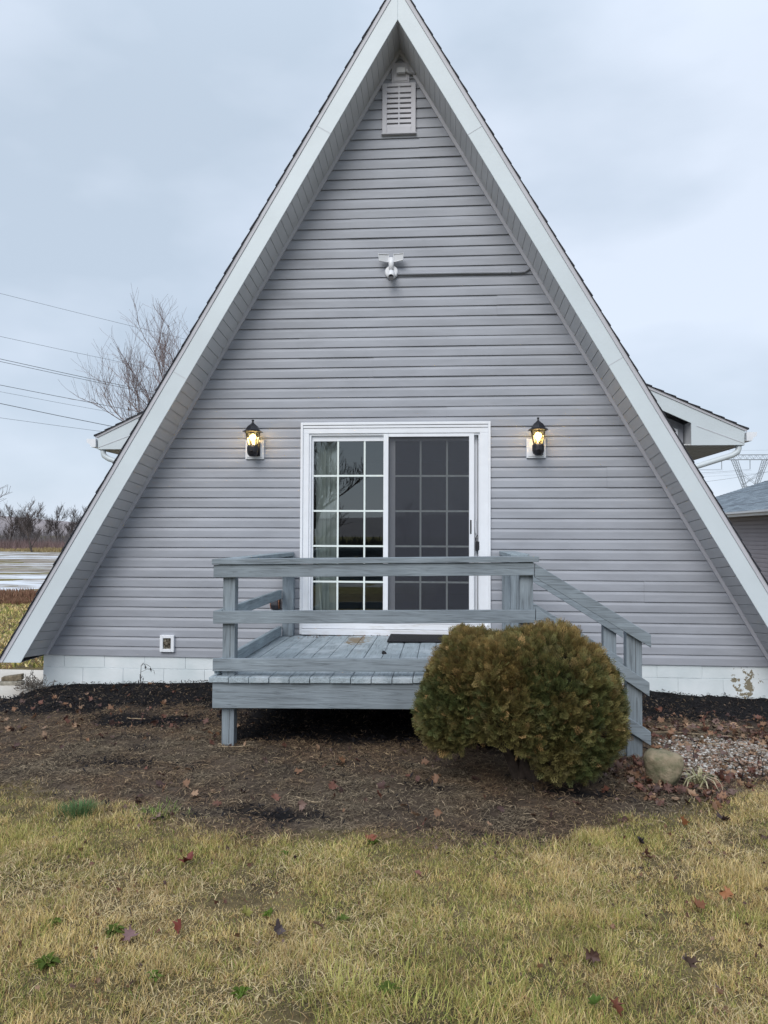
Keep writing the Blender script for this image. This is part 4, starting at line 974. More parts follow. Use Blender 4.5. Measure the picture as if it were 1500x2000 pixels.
def tuft(x, y, r_, n, hgt, c0, lab):
    xx = x+RN.normal(0, r_, n); yy = y+RN.normal(0, r_, n); a = np.arctan2(yy-y, xx-x)+RN.normal(0,.5,n); ln = RN.uniform(.1,.8,n); h = hgt*RN.uniform(.5,1.1,n)
    s_ = np.stack([-np.sin(a), np.cos(a), 0*a], 1)*.0016; p0 = np.stack([xx-x, yy-y, gz(xx, yy)-float(gz(x, y))], 1)
    d = np.stack([np.cos(a)*np.sin(ln), np.sin(a)*np.sin(ln), np.cos(ln)], 1); p1 = p0+d*(h*.6)[:, None]; p2 = p1+(d*np.array([1.5,1.5,.7]))*(h*.4)[:, None]
    V = np.stack([p0-s_, p0+s_, p1+s_*.8, p1-s_*.8, p2+s_*.1, p2-s_*.1], 1).reshape(-1, 3); o = np.arange(n)[:, None]*6
    F = np.concatenate([o+np.array([0,1,2,3]), o+np.array([3,2,4,5])], 0)
    ob = np_mesh('grass_tuft', V, F, M_BLADE, np.repeat(np.array(c0)[None]*RN.uniform(.7,1.3,(n,1)), 6, 0)); ob.location = (x, y, float(gz(x, y))); tag(ob, lab, 'grass tuft', 'tall grass tufts in the lawn', kind='stuff')
tuft(-1.53, -3.60, .045, 380, .075, (.10,.17,.07), 'blue green grass tuft at the left end of the bed edge')
tuft(.33, -5.22, .16, 420, .062, (.40,.39,.12), 'yellow green tall grass tuft at the bottom middle of the lawn')
tuft(.10, -5.12, .10, 260, .055, (.40,.38,.13), 'straw green grass tuft left of the tall one at the bottom')
tuft(-1.1, -3.62, .07, 200, .05, (.17,.26,.06), 'short fresh green grass patch beside the blue green tuft')

# ------------------------------------------------------------------ evergreen bush
bush = thing('evergreen_bush', 'rounded bronze green evergreen bush in front of the deck stairs', 'bush', (1.05, -2.9, -.08))
blobs = [((1.10,-2.88,.46), (.375,.36,.375)), ((.62,-2.86,.46), (.245,.27,.34)), ((1.22,-2.90,.33), (.29,.32,.30)), ((.48,-2.84,.33), (.165,.21,.22)), ((1.15,-2.98,.18), (.23,.23,.18)),
         ((.84,-2.90,.53), (.33,.32,.285)), ((1.02,-2.85,.66), (.20,.23,.185)), ((.62,-2.85,.68), (.145,.16,.14)), ((.86,-3.02,.36), (.26,.24,.26)), ((1.30,-2.86,.50), (.17,.2,.20)), ((.83,-3.00,.58), (.24,.20,.205))]
def bush_pts(n):
    P_, Nn = [], []
    vol = np.array([b_[1][0]*b_[1][2] for b_ in blobs]); vol /= vol.sum()
    while sum(len(p) for p in P_) < n:
        k_ = RN.choice(len(blobs), 6000, p=vol); cs = np.array([blobs[i][0] for i in k_]); rs_ = np.array([blobs[i][1] for i in k_])
        d = RN.normal(0, 1, (6000, 3)); d /= np.linalg.norm(d, axis=1)[:, None]
        lump = 1+.10*(vn(d[:, 0]*2+cs[:, 0]*3, d[:, 2]*2+cs[:, 1], 2.2, 71)-.5)*2+.05*(vn(d[:, 0]*3, d[:, 2]*3+d[:, 1]*2, 3.1, 72)-.5)*2
        rad = lump[:, None]*(1-np.abs(RN.normal(0, .085, 6000))[:, None]); p = cs+d*rs_*rad
        nrm = d/rs_; nrm /= np.linalg.norm(nrm, axis=1)[:, None]
        ok = np.ones(len(p), bool)
        for i, (c0, r0) in enumerate(blobs):
            q = (((p-np.array(c0))/np.array(r0))**2).sum(1); ok &= (q > .62) | (k_ == i)
        # hollow under the left half, where the trunks show
        cutz = np.interp(p[:, 0], [.2,.46,.53,.60,.86,.98,1.05,1.5], [.12,.11,.15,.25,.25,.12,.05,.0])+.05*(vn(p[:, 0]*5, p[:, 1]*5, 2.0, 73)-.5); ok &= p[:, 2] > cutz
        hole = vn(p[:, 0]+p[:, 1]*.6, p[:, 2]+p[:, 1]*.4, 8.5, 74)*.6+vn(p[:, 0], p[:, 2], 19, 75)*.4; ok &= (hole < .64) | (RN.rand(6000) < .22)
        P_.append(p[ok]); Nn.append(nrm[ok])
    return np.concatenate(P_)[:n], np.concatenate(Nn)[:n]
def sprays(n, scale=(.045, .085)):
    P_, Nn = bush_pts(n); s_ = RN.uniform(*scale, n)
    # template: flat fan of scaly twigs
    seg = []
    def tw(x0, y0, x1, y1, w_): seg.append((x0, y0, x1, y1, w_))
    tw(0,0, 0,1.0,.026)
    for yy, l_, an in ((.18,.45,.95),(.36,.44,.85),(.54,.36,.75),(.72,.26,.7)):
        for sg in (-1, 1):
            ex, ey = sg*l_*math.sin(an), yy+l_*math.cos(an); tw(0, yy, ex, ey, .025)
            mx_, my_ = sg*l_*.55*math.sin(an), yy+l_*.55*math.cos(an); tw(mx_, my_, mx_+sg*l_*.42*math.sin(an-.75), my_+l_*.42*math.cos(an-.75), .022)
    tv = []; 
    for x0, y0, x1, y1, w_ in seg:
        dx, dy = x1-x0, y1-y0; l_ = math.hypot(dx, dy); px, py = -dy/l_*w_, dx/l_*w_; mx_, my_ = x0+dx*.6, y0+dy*.6
        tv += [(x0, y0), (mx_+px, my_+py), (x1, y1), (mx_-px, my_-py)]
    tv = np.array(tv); m_ = len(tv)
    upv = np.array([0, 0, 1.]); d = Nn*.85+upv*RN.uniform(.1, .9, n)[:, None]+RN.normal(0, .38, (n, 3)); d /= np.linalg.norm(d, axis=1)[:, None]
    r_ = RN.normal(0, 1, (n, 3)); sd_ = np.cross(d, r_); sd_ /= np.linalg.norm(sd_, axis=1)[:, None]; nn_ = np.cross(sd_, d)
    bend = RN.uniform(-.25, .45, n)
    V = P_[:, None]+s_[:, None, None]*(tv[None, :, 0, None]*sd_[:, None]+tv[None, :, 1, None]*d[:, None]+(bend[:, None]*tv[None, :, 1]**2)[..., None]*nn_[:, None]-(.12*tv[None, :, 0]**2)[..., None]*upv)
    F = (np.arange(n)[:, None, None]*m_+np.arange(m_).reshape(1, -1, 4)).reshape(-1, 4)
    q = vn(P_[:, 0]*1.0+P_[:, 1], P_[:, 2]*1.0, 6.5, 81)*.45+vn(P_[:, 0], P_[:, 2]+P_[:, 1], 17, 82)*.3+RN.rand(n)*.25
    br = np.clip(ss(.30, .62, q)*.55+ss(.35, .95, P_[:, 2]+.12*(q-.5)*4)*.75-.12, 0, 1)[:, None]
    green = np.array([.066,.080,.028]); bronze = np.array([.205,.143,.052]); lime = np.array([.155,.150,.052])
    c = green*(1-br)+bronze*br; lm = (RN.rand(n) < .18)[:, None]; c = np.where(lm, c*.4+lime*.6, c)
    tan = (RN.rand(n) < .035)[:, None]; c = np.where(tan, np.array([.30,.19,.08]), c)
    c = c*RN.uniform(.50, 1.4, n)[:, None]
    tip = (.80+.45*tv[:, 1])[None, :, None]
    return V.reshape(-1, 3), F, (c[:, None]*tip).reshape(-1, 3)
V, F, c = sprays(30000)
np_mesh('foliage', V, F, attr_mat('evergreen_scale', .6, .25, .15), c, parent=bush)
# stems and twigs of the bush, then a solid shade-coloured core
b = MB(); rb = random.Random(9)
roots = [(1.02,-2.85), (1.16,-2.90), (1.10,-2.80), (.93,-2.82)]
for (x, y) in roots:
    for j in range(5):
        tx, ty, tz = x+rb.uniform(-.35,.25), y+rb.uniform(-.2,.2), rb.uniform(.3,.75)
        b.tube([(x,y,-.12), (x+(tx-x)*.15+rb.uniform(-.02,.02), y+(ty-y)*.2, .04), (x+(tx-x)*.55, y+(ty-y)*.6, tz*.5), (tx,ty,tz)], [.034,.028,.017,.005], 7)
for j in range(260):
    c0, r0 = blobs[rb.randrange(len(blobs))]
    p = [c0[i]+rb.uniform(-.5,.5)*r0[i] for i in range(3)]; q = [c0[i]+rb.uniform(-.95,.95)*r0[i]*.9 for i in range(3)]
    if min(p[2], q[2]) < .08: continue
    b.tube([p, [(p[i]+q[i])/2+rb.uniform(-.03,.03) for i in range(3)], q], [.006,.004,.002], 4, cap=False)
b.build('stems', mat('bush_bark', (.045,.033,.026), .9, 30, .3), bush)
def spheroid(b, c0, r0, n=10):
    vs = []; fs = []
    for i in range(n+1):
        th = math.pi*i/n
        for k_ in range(14):
            ph = 2*math.pi*k_/14; jj = rb.uniform(.9,1.06)
            vs.append((c0[0]+r0[0]*jj*math.sin(th)*math.cos(ph), c0[1]+r0[1]*jj*math.sin(th)*math.sin(ph), c0[2]+r0[2]*math.cos(th)))
    for i in range(n):
        for k_ in range(14): fs.append((i*14+k_, (i+1)*14+k_, (i+1)*14+(k_+1) % 14, i*14+(k_+1) % 14))
    b.add(vs, fs)
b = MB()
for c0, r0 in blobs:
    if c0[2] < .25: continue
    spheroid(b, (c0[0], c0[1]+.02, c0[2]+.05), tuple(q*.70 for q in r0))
b.build('dark_core', mat('bush_core_shade', (.018,.016,.009), .95, 40, .6, bump=1, bscale=60, bdist=.03), bush, smooth=True)  # solid blobs, the shade between the sprays put into their dark colour

# ------------------------------------------------------------------ stone, brick, plants
def rock(name, c0, r0, seed, m, lab, cat):
    rr = random.Random(seed); b = MB(); n = 26; vs = []; fs = []
    dirs = [Vector((rr.gauss(0,1), rr.gauss(0,1), rr.gauss(0,1))).normalized() for _ in range(12)]; hs = [rr.uniform(.62,.86) for _ in dirs]
    for i in range(n+1):
        th = math.pi*i/n
        for k_ in range(26):
            ph = 2*math.pi*k_/26; d = Vector((math.sin(th)*math.cos(ph), math.sin(th)*math.sin(ph), math.cos(th))); rad = .92/(abs(d.x)**4+abs(d.y)**4+abs(d.z)**4)**.25
            for dd, hh in zip(dirs, hs):
                q = d.dot(dd)
                if q > .05: rad = min(rad, hh/q*1.0)
            rad += float(vn(d.x*2+5, d.y*2+d.z*3, 2.5, seed) - .5)*.10
            vs.append((c0[0]+d.x*r0[0]*rad, c0[1]+d.y*r0[1]*rad, c0[2]+d.z*r0[2]*rad))
    for i in range(n):
        for k_ in range(26): fs.append((i*26+k_, (i+1)*26+k_, (i+1)*26+(k_+1) % 26, i*26+(k_+1) % 26))
    b.add(vs, fs); o = b.build(name, m, smooth=True); sd_ = o.modifiers.new('s', 'SUBSURF'); sd_.levels = sd_.render_levels = 1
    o.data.polygons.foreach_set('use_smooth', [False]*len(o.data.polygons))
    return tag(o, lab, cat)
M_ROCK = mat('mossy_stone', (.25,.205,.14), .85, 14, .3, ncol=(.12,.12,.07), bump=.7, bscale=45, contrast=(.38,.60), detail=7, bdist=.012)
rock('boulder', (1.787,-2.84,.020), (.130,.115,.125), 12, M_ROCK, 'mossy grey boulder lying in leaves at the foot of the stair post', 'stone')
b = MB(); b.box(-.10,.10,-.045,.045,0,.06); b.shear(lambda x, y, z: (x, y, z+.12*x))
o = b.build('brick', mat('mossy_brick', (.16,.13,.09), .9, 30, .4, bump=.6, bscale=80), bevel=.006); o.location = (-4.05, .08, -.105); o.rotation_euler = (0, 0, R(14)); tag(o, 'dark mossy brick propped on the pale concrete pad', 'brick')
b = MB(); b.box(-.13,.11,-.05,.05,0,.04); o = b.build('stone_slab', mat('grey_slab', (.27,.25,.21), .9, 20, .3, bump=.5, bscale=60), bevel=.008); o.location = (-4.04, .06, -.139); o.rotation_euler = (0, 0, R(6)); tag(o, 'flat grey slab underneath the mossy brick', 'stone')
# shrivelled plant on the pad's corner
b = MB(); rr = random.Random(6)
for i in range(90):
    x0, y0 = rr.gauss(0,.06), rr.gauss(0,.05); z_ = rr.uniform(0,.05)
    p = [(x0,y0,z_)]
    for j in range(3): q = p[-1]; p.append((q[0]+rr.gauss(0,.03), q[1]+rr.gauss(0,.03), max(0,q[2]+rr.gauss(.015,.025))))
    b.tube(p, .0028, 4, cap=False)
o = b.build('dead_plant', mat('grey_twigs', (.16,.14,.12), .9, 30, .3)); o.location = (-3.66, -.25, -.12); tag(o, 'tangled grey dead plant at the left corner of the foundation', 'dead plant')
def stem_plant(x, y, h, lab, nleaf, seed, red=False):
    L = thing('withered_plant', lab, 'dead plant', (x, y, float(gz(x, y))))
    rr = random.Random(seed); b = MB(); z0 = float(gz(x, y)); pts = [(x,y,z0-.02)]
    for j in range(6): q = pts[-1]; pts.append((q[0]+rr.gauss(0,.010), q[1]+rr.gauss(0,.006), q[2]+h/6))
    b.tube(pts, [.005,.0045,.004,.004,.003,.003,.002], 6); lv = MB()
    for j in range(nleaf):
        q = Vector(pts[rr.randint(3, 6)]); e_ = q+Vector((rr.uniform(-.09,.13), rr.uniform(-.04,.04), rr.uniform(-.01,.05)))
        b.tube([q, (q+e_)/2+Vector((0,0,.02)), e_], .0018, 4)
        l_ = rr.uniform(.035,.06); w_ = rr.uniform(.006,.012); s_ = Vector((rr.uniform(-1,1), rr.uniform(-1,1), 0)).normalized()
        lv.add([e_, e_+s_*w_+Vector((0,0,-l_*.4)), e_+Vector((rr.uniform(-.01,.01),0,-l_)), e_-s_*w_+Vector((0,.006,-l_*.5))], [(0,1,2,3)])
    b.build('stem', M_LS, L); lv.build('withered_leaves', M_LS, L)
M_LS = mat('black_withered_leaf', (.022,.018,.020), .8, 30, .3)
stem_plant(-2.25, -.95, .36, 'tall blackened stem with drooping leaves against the white foundation', 13, 1)
stem_plant(-1.52, -.55, .10, 'low shrivelled brown plant in the mulch left of the deck', 16, 2)
# thin dead stalks stuck in the bed
stk = [(-3.20,-1.9,.14),(-3.13,-1.8,.10),(-2.9,-1.55,.13),(-2.5,-1.7,.12),(-2.2,-2.2,.11),(-1.95,-1.6,.10),(-2.85,-2.55,.12),(-3.3,-2.3,.09),(2.32,-2.66,.15),(2.46,-2.62,.16),(2.12,-2.40,.16),(.26,-3.45,.07)]
labs = ['thin black stalk nearest the left photo edge in the mulch','second thin stalk just right of the one at the left edge','stalk standing before the left end of the foundation','dead stalk below the outlet in the left bed','short dead stalk in brown thatch left of the deck post','dark stalk behind the leaves left of the deck post','dead stalk near the lawn edge at far left','small stalk in the grey mulch at the far left','black stalk rising from the gravel at the right edge, left one of a pair','black stalk at the right photo edge beside its twin','bent red brown stalk in the pebbles right of the stone','tiny dark stalk in the thatch in front of the bush']
for (x, y, h), lb in zip(stk, labs):
    b = MB(); rr = random.Random(int(x*100)); z0 = float(gz(x, y))
    b.tube([(0,0,-.02), (rr.gauss(0,.006),0,h*.5), (rr.gauss(0,.014),0,h)], [.0035,.003,.002], 5); o = b.build('dead_stalk', M_LS); o.location = (x, y, z0); tag(o, lb, 'stalk', 'dead stalks in the bed')
# sticks on the bed
for (x, y, l_, a, lb) in ((-1.02,-2.33,.22,8,'pale stick lying at the foot of the left deck post'), (-.32,-3.30,.18,-28,'brown twig lying across the thatch below the deck'), (-2.05,-1.55,.17,-12,'pale twig on the black mulch near the withered stem'), (2.3,-1.62,.9,-10,'long straw coloured stalk lying right of the stair post'), (2.5,-1.38,.8,4,'long pale stem lying nearest the foundation at right'), (2.45,-1.9,.55,-16,'thin tan reed lying on the pebbles at right')):
    b = MB(); d = Vector((math.cos(R(a)), math.sin(R(a)), 0)); rr = random.Random(int(l_*1000))
    ps = []
    for j in range(6):
        p = Vector((x, y, 0))+d*l_*(j/5-.5)+Vector((0, rr.gauss(0,.006), 0)); ps.append((p.x-x, p.y-y, float(gz(p.x, p.y))-float(gz(x, y))+.014))
    b.tube(ps, .0038, 6); o = b.build('twig', mat('dry_twig', (.30,.23,.15), .8, 40, .2)); o.location = (x, y, float(gz(x, y))); tag(o, lb, 'twig')
# strappy dead plant beside the stone
b = MB(); rr = random.Random(8)
for i in range(26):
    a = rr.uniform(0, 6.28); l_ = rr.uniform(.08,.17); w_ = .005
    p0 = Vector((rr.gauss(0,.02), rr.gauss(0,.02), 0)); d = Vector((math.cos(a), math.sin(a), 0)); s_ = Vector((-d.y, d.x, 0))*w_
    p1 = p0+d*l_*.4+Vector((0,0,l_*.55)); p2 = p0+d*l_*.8+Vector((0,0,l_*.5)); p3 = p0+d*l_*1.1+Vector((0,0,l_*.1))
    b.add([p0-s_,p0+s_,p1+s_,p1-s_,p2+s_,p2-s_,p3+s_*.2,p3-s_*.2], [(0,1,2,3),(3,2,4,5),(5,4,6,7)])
o = b.build('strappy_plant', mat('bleached_blade', (.42,.36,.25), .7, 20, .3, ncol=(.16,.17,.07))); o.location = (1.99, -2.88, float(gz(1.99,-2.88))+.01); tag(o, 'withered strap leaved plant right beside the boulder', 'dead plant')
# crumbs on the deck against the sill
n = 90; xx = np.concatenate([RN.normal(-.80,.10,40), RN.uniform(-.9,.1,50)]); yy = np.concatenate([RN.uniform(-.5,-.09,40)*.6, RN.uniform(-.13,-.09,50)])
V, F, c = leaves(xx, yy, .0145*(xx+1.19)+.4295, RN.uniform(.004,.011,n), leafc(n)*1.2, .3)
tag(np_mesh('deck_debris', V, F, M_LEAF, c), 'crumbs of dead leaf blown against the door sill', 'leaf litter', kind='stuff')

# ------------------------------------------------------------------ bare trees
def bare_tree(seed, H, spread, levels, r0, nbr=(4,6), twig_sides=3, up_=.35, min_r=.004, first=.3, lenk=.66):
    rr = random.Random(seed); tr = MB(); cr_ = MB(); tips = []
    def rec(p, d, L, r, lev, b):
        n = 4; pts = [p]; dd = d.copy()
        for i in range(n):
            dd = (dd+Vector((rr.gauss(0,.10), rr.gauss(0,.10), rr.gauss(0,.05)+up_*.10))).normalized(); pts.append(pts[-1]+dd*L/n)
        rads = [max(min_r, r*(1-.55*i/n)) for i in range(n+1)]
        b.tube(pts, rads, 7 if lev == 0 else (5 if lev == 1 else twig_sides), cap=False)
        if lev >= levels: tips.append(pts[-1]); return
        k_ = rr.randint(*nbr)
        for j in range(k_):
            t_ = first+(1-first)*(j+rr.random())/k_ if lev == 0 else .15+.85*(j+rr.random())/k_
            i = min(n-1, int(t_*n)); q = pts[i].lerp(pts[i+1], t_*n-i)
            ang = rr.uniform(0, 6.283); tilt = rr.uniform(.45, .95)*spread
            ax = dd.orthogonal().normalized(); ax.rotate(Matrix.Rotation(ang, 3, dd)); nd = dd.copy(); nd.rotate(Matrix.Rotation(tilt, 3, ax)); nd.z += up_*.5; nd.normalize()
            rec(q, nd, L*lenk*rr.uniform(.75, 1.15)*(1-.3*t_ if lev == 0 else 1), max(min_r, r*.50), lev+1, cr_)
    rec(Vector((0,0,-.1)), Vector((rr.gauss(0,.04), rr.gauss(0,.04), 1)).normalized(), H*.6, r0, 0, tr)
    return tr, cr_, tips
# maple-like tree close behind the left dormer
tr, cr_, tips = bare_tree(38, 8.8, 1.05, 5, .13, nbr=(5,7), up_=.55, min_r=.0034, first=.10, lenk=.64)
T1 = thing('bare_tree', 'leafless tree with upright twigs rising behind the left slope of the roof', 'tree', (-5.9, 14, -.5)); T1.scale = (.74, .74, .90)
o = tr.build('trunk', M_BARK, smooth=True); o.parent = T1
o = cr_.build('branches', mat('grey_brown_twig', (.22,.17,.165), .9, 9, .2)); o.parent = T1
n = 46; tt = random.Random(3).sample(tips, n); tt = np.array([tuple(t_) for t_ in tt])
V, F, c = leaves(tt[:, 0], tt[:, 1], tt[:, 2], RN.uniform(.045,.075,n), leafc(n)*.6, .9); o = np_mesh('clinging_leaves', V, F, M_LEAF, c); o.parent = T1
# trees along the far edge of the field
mesh_cache = []
for sd_ in (51, 52, 53):
    tr, cr_, _ = bare_tree(sd_, 8, 1.0, 4, .14, nbr=(4,6), up_=.6, min_r=.014, first=.15, lenk=.62)
    a_ = tr.build('trunk', M_BARK); c_ = cr_.build('branches', M_BARK); mesh_cache.append((a_.data, c_.data)); bpy.data.objects.remove(a_); bpy.data.objects.remove(c_)
def far_tree(x, y, s_, k_, lab, group, rz=0):
    T_ = thing('bare_tree', lab, 'tree', (x, y, float(gz(x, y))), group); T_.scale = (s_*1.1, s_*1.1, s_); T_.rotation_euler = (0, 0, rz)
    for nm, me in zip(('trunk', 'branches'), mesh_cache[k_ % 3]):
        o = bpy.data.objects.new(nm, me); COL.objects.link(o); o.parent = T_
rr = random.Random(77)
seen = [(-38.5,52,.92,'wispy leafless tree nearest the left roof edge beyond the field'), (-42.5,56,.72,'shorter bare tree just left of the wispy one'), (-66,84,1.05,'tall bare tree at the left photo edge beyond the field'), (-62,86,.85,'bare tree second from the left photo edge'), (-60,90,.72,'low bare tree in the middle of the far hedge line'), (-57,90,.76,'low round bare tree right of the middle of the far hedge line'), (-70,86,1.12,'tall bare tree partly cut by the left photo edge'), (-66,92,.8,'dark bare tree behind the tall ones at left'), (-46,76,.75,'bushy bare tree low beside the roof edge')]
for i, (x, y, s_, lb) in enumerate(seen): far_tree(x, y, s_, i, lb, 'bare trees beyond the field', rr.uniform(0, 6))
for i in range(44):
    far_tree(rr.uniform(-82, -40) if i < 34 else rr.uniform(-120, -20), rr.uniform(93, 112), rr.uniform(.5, .82), i, 'low leafless tree in the hedgerow far behind the snowy field', 'hedgerow trees beyond the field', rr.uniform(0, 6))
# scrub along the meadow
def thicket(name, n, xr_, yr_, h, colf, lab, wid=(.02,.05), cat='brush'):
    V, F, c = blades(n, xr_, yr_, lambda x, y: h*(.5+vn(x, y, .25, 3)), fard, colf, wid=wid, lean=(.0,.6)); tag(np_mesh(name, V, F, M_BLADE, c), lab, cat, kind='stuff')
thicket('distant_thicket', 34000, (-95, 0), (92, 112), 1.9, lambda x, y, n: np.array([.20,.18,.18])*RN.uniform(.7,1.3,n)[:, None], 'grey brown leafless thicket along the far field edge')
thicket('red_brush', 20000, (-90, -10), (84, 92), .95, lambda x, y, n: np.array([.22,.155,.15])*RN.uniform(.7,1.3,n)[:, None], 'reddish brush in front of the far thicket', wid=(.012,.03))
thicket('tan_grass_strip', 12000, (-85, -8), (76, 84), .45, lambda x, y, n: np.array([.36,.28,.15])*RN.uniform(.7,1.2,n)[:, None], 'tan tall grass strip behind the snowy field', cat='grass')
# what the door glass mirrors: trees and brush across the road
for i, (x, y, s_) in enumerate(((-7.0,-34,.95), (4,-62,.9), (12,-58,1.0), (-20,-64,1.0), (20,-66,.8), (-3,-70,.7))):
    far_tree(x, y, s_, i, 'leafless tree across the road behind the viewer', 'trees across the road', i*1.1)
thicket('roadside_thicket', 9000, (-60, 60), (-95, -75), 1.3, lambda x, y, n: np.array([.06,.06,.055])*RN.uniform(.7,1.3,n)[:, None], 'dark thicket across the road behind the viewer', wid=(.05,.15))

# ------------------------------------------------------------------ neighbour garage
gar = thing('garage', 'neighbouring grey sided garage with grey shingle roof at the right', 'garage', (11, 12, -.5))
b = MB(); GXw, gy0, gy1 = 8.0, 3.5, 19.2
zz = -.5
while zz < 2.0:
    z1 = zz+.1016; b.add([(GXw-.016,gy0,zz),(GXw-.016,gy1,zz),(GXw-.013,gy1,zz+.065),(GXw-.013,gy0,zz+.065),(GXw-.001,gy1,z1),(GXw-.001,gy0,z1),(GXw,gy0,zz),(GXw,gy1,zz)], [(1,0,3,2),(2,3,5,4),(0,1,7,6)]); zz = z1
b.box(GXw+.002, 15, gy0, gy1, -.6, 2.02)
b.build('siding_wall', mat('garage_siding', (.30,.27,.29), .55, 1.5, .06), gar)
ez = 2.03; xe = GXw-.46; xc = 11.5; zr_ = ez+(xc-xe)*.327; gy1r = 19.7
b = MB(); n = 34
for i in range(n):
    u0, u1 = i/n, (i+1)/n; xa, xb_ = xe+(xc-xe)*u0, xe+(xc-xe)*u1; za, zb_ = ez+(zr_-ez)*u0, ez+(zr_-ez)*u1
    for (sx_) in (1, -1):
        f_ = (lambda x: x) if sx_ == 1 else (lambda x: 2*xc-x)
        vs = [(f_(xa),3.1,za),(f_(xa),gy1r,za),(f_(xb_+.03),gy1r,zb_+.0),(f_(xb_+.03),3.1,zb_+.0),(f_(xa),3.1,za+.022),(f_(xa),gy1r,za+.022),(f_(xb_+.03),gy1r,zb_+.018),(f_(xb_+.03),3.1,zb_+.018)]
        fs = [(0,1,2,3),(7,6,5,4),(4,5,1,0),(1,5,6,2),(2,6,7,3),(3,7,4,0)]
        b.add(vs, fs if sx_ > 0 else [f[::-1] for f in fs])
Mgs = mat('garage_shingle', (.23,.265,.30), .9, 1, .2); t = Mgs.node_tree; pb = t.nodes['Principled BSDF']
g = N(t, 'ShaderNodeNewGeometry'); br_ = N(t, 'ShaderNodeTexBrick'); br_.inputs['Scale'].default_value = 1; br_.inputs['Brick Width'].default_value = .32; br_.inputs['Row Height'].default_value = .135; br_.inputs['Mortar Size'].default_value = .006
br_.inputs['Color1'].default_value = (.27,.32,.36,1); br_.inputs['Color2'].default_value = (.15,.18,.21,1); br_.inputs['Mortar'].default_value = (.08,.09,.11,1)
mp = N(t, 'ShaderNodeMapping'); mp.inputs['Rotation'].default_value = (0, 0, R(90)); LK(t, g.outputs['Position'], mp.inputs[0]); LK(t, mp.outputs[0], br_.inputs['Vector']); LK(t, br_.outputs['Color'], pb.inputs['Base Color'])
b.build('roof', Mgs, gar)
b = MB(); b.prism_y([(xe+.05, ez-.10), (2*xc-xe-.05, ez-.10), (2*xc-xe-.05, ez-.02), (xc, zr_-.04), (xe+.05, ez-.02)], 3.15, gy1r-.02); b.build('eave_box', M_SOFFIT, gar)
b = MB(); b.prism_y([(xe+.045, ez+.0), (xe-.08, ez+.0), (xe-.075, ez-.045), (xe-.03, ez-.07), (xe-.015, ez-.115), (xe+.045, ez-.115)], 3.1, gy1r); b.build('gutter', M_WHITE, gar)

# ------------------------------------------------------------------ pylon and wires
M_STEEL = mat('galvanised_steel', (.26,.29,.33), .6, 1, .1)
pyl = thing('pylon', 'lattice steel transmission pylon beyond the garage roof', 'pylon', (96, 240, -1))
def bar(b, p, q, r=.11): b.tube([p, q], r, 4)
PX, PY = 96.0, 240.0
b = MB()
za, zb2 = 25.4, 26.9
for y in (PY-.7, PY+.7):
    bar(b, (PX-9.3,y,za), (PX+9.3,y,za), .10); bar(b, (PX-6,y,zb2), (PX+6,y,zb2), .09)
    bar(b, (PX-9.3,y,za), (PX-6,y,zb2), .07); bar(b, (PX+9.3,y,za), (PX+6,y,zb2), .07)
    for i in range(12):
        x = PX-6+i; bar(b, (x,y,za if i % 2 else zb2), (x+1,y,zb2 if i % 2 else za), .06)
b.build('cross_arm', M_STEEL, pyl)
b = MB()
for s in (-1, 1):
    for y in (PY-.8, PY+.8):
        bar(b, (PX+s*5.4,y,za), (PX+s*2.2,y,17)); bar(b, (PX+s*4.0,y,za), (PX+s*1.4,y,17))
        for i in range(6):
            u, u2 = i/6, (i+1)/6; a = (PX+s*(5.4-3.2*u), y, za-8.4*u); c_ = (PX+s*(4.0-2.6*u2), y, za-8.4*u2); bar(b, a, c_, .055)
            a = (PX+s*(4.0-2.6*u), y, za-8.4*u); c_ = (PX+s*(5.4-3.2*u2), y, za-8.4*u2); bar(b, a, c_, .055)
        bar(b, (PX+s*3.6,y,22.2), (PX-s*1.8,y,17.6), .055); bar(b, (PX+s*2.9,y,20.5), (PX-s*2.3,y,17.6), .05)
for y in (PY-.8, PY+.8): bar(b, (PX-2.4,y,17), (PX+2.4,y,17), .09)
b.build('upper_frame', M_STEEL, pyl)
b = MB()
for s in (-1, 1):
    for y in (-1, 1):
        bar(b, (PX+s*2.0,PY+y*.8,17), (PX+s*4.5,PY+y*3.5,-1), .12)
    for i in range(7):
        u, u2 = i/7, (i+1)/7
        for y in (-1, 1): bar(b, (PX+s*(2.0+2.5*u),PY+y*(.8+2.7*u),17-18*u), (PX-s*(2.0+2.5*u2),PY+y*(.8+2.7*u2),17-18*u2), .06)
b.build('legs', M_STEEL, pyl)
for dx in (-8.6, 0, 8.6):
    b = MB(); b.tube([(PX+dx,PY,za), (PX+dx,PY,za-3.0)], .11, 6); b.build('insulator', M_STEEL, pyl)
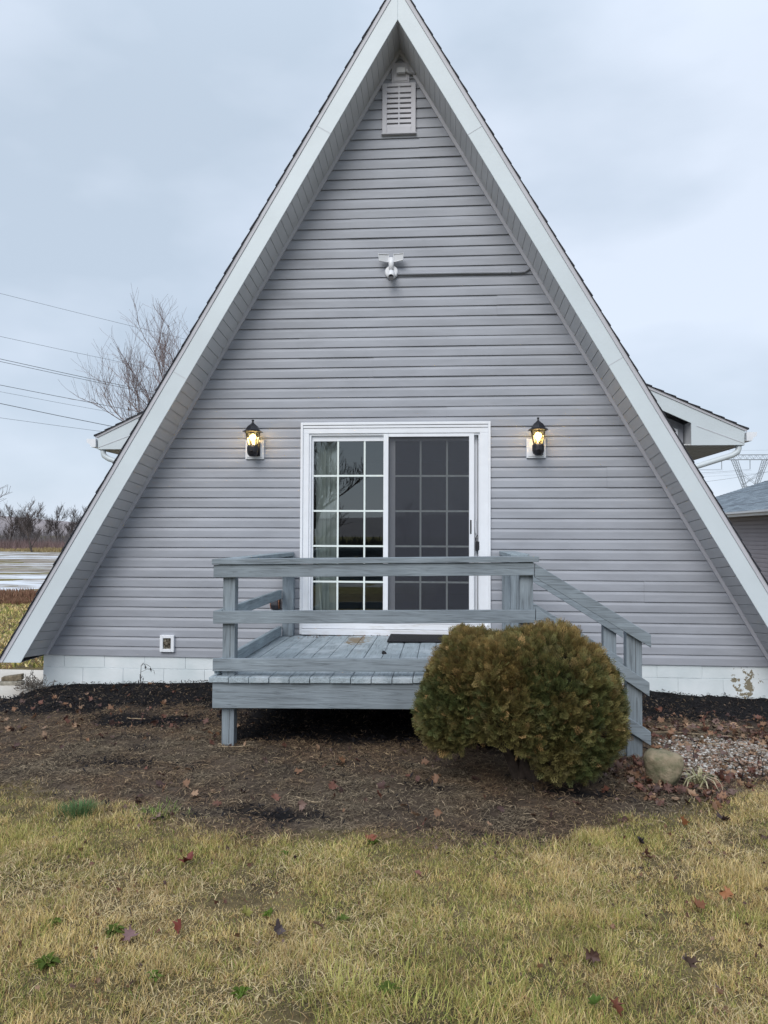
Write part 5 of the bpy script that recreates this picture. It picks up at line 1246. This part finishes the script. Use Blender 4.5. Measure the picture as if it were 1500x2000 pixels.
def pix(px, py, depth):
    d = view+rt2*(px-750)/1500-up2*(py-1000)/1500; return CAM+d*depth
M_WIRE = mat('power_cable', (.07,.08,.09), .7)
wires = [((0,573),(270,640),(PX-6,zb2+1.5),.022,'highest and thinnest power line over the left field'), ((0,657),(240,708),(PX+6,zb2+1.5),.024,'second highest thin power line at the left'),
         ((0,701),(230,751),(PX-8.6,za-3),.040,'thick power line, upper one of the close pair at left'), ((0,706),(230,755),(PX-8.2,za-3.2),.036,'lower cable of the close pair at left'),
         ((0,752),(250,800),(PX,za-3),.040,'power line right below the close pair'), ((0,765),(250,811),(PX+.4,za-3.3),.022,'faint cable just beneath the single line'),
         ((0,788),(215,832),(PX+8.6,za-3),.044,'dark power line passing just above the left gutter'), ((0,816),(185,841),(PX+9,za-3.6),.022,'lowest faint power line ending near the left gutter')]
for (a, bb, (ex, ez_), r_, lb) in wires:
    P0 = pix(a[0], a[1], 95); E_ = np.array([ex, PY, ez_])
    # plan line from the pylon through P0; point under pixel bb on that vertical plane
    dr = view+rt2*(bb[0]-750)/1500-up2*(bb[1]-1000)/1500
    dir_ = E_[:2]-P0[:2]; A_ = np.array([[dr[0], -dir_[0]], [dr[1], -dir_[1]]]); s_, t1_ = np.linalg.solve(A_, P0[:2]-CAM[:2]); P1 = CAM+dr*s_
    co = np.polyfit([0, t1_, 1], [P0[2], P1[2], E_[2]], 2)
    ps = [(P0[0]+dir_[0]*t_, P0[1]+dir_[1]*t_, np.polyval(co, t_)) for t_ in np.linspace(-.35, 1, 40)]
    b = MB().tube(ps, r_, 4, cap=False); tag(b.build('power_line', M_WIRE), lb, 'power line', 'power lines crossing the sky')
# wires of the street side, seen only in the glass
for i, (z, dz) in enumerate(((7.6,.5),(7.0,.6),(6.2,.4))):
    b = MB().tube([(-40+4*j, -17.5, z+dz*((j-10)/10)**2) for j in range(21)], .035, 5, cap=False); tag(b.build('street_cable', M_WIRE), ['upper','middle','lower'][i]+' sagging cable along the road behind the viewer', 'cable', 'cables along the road')
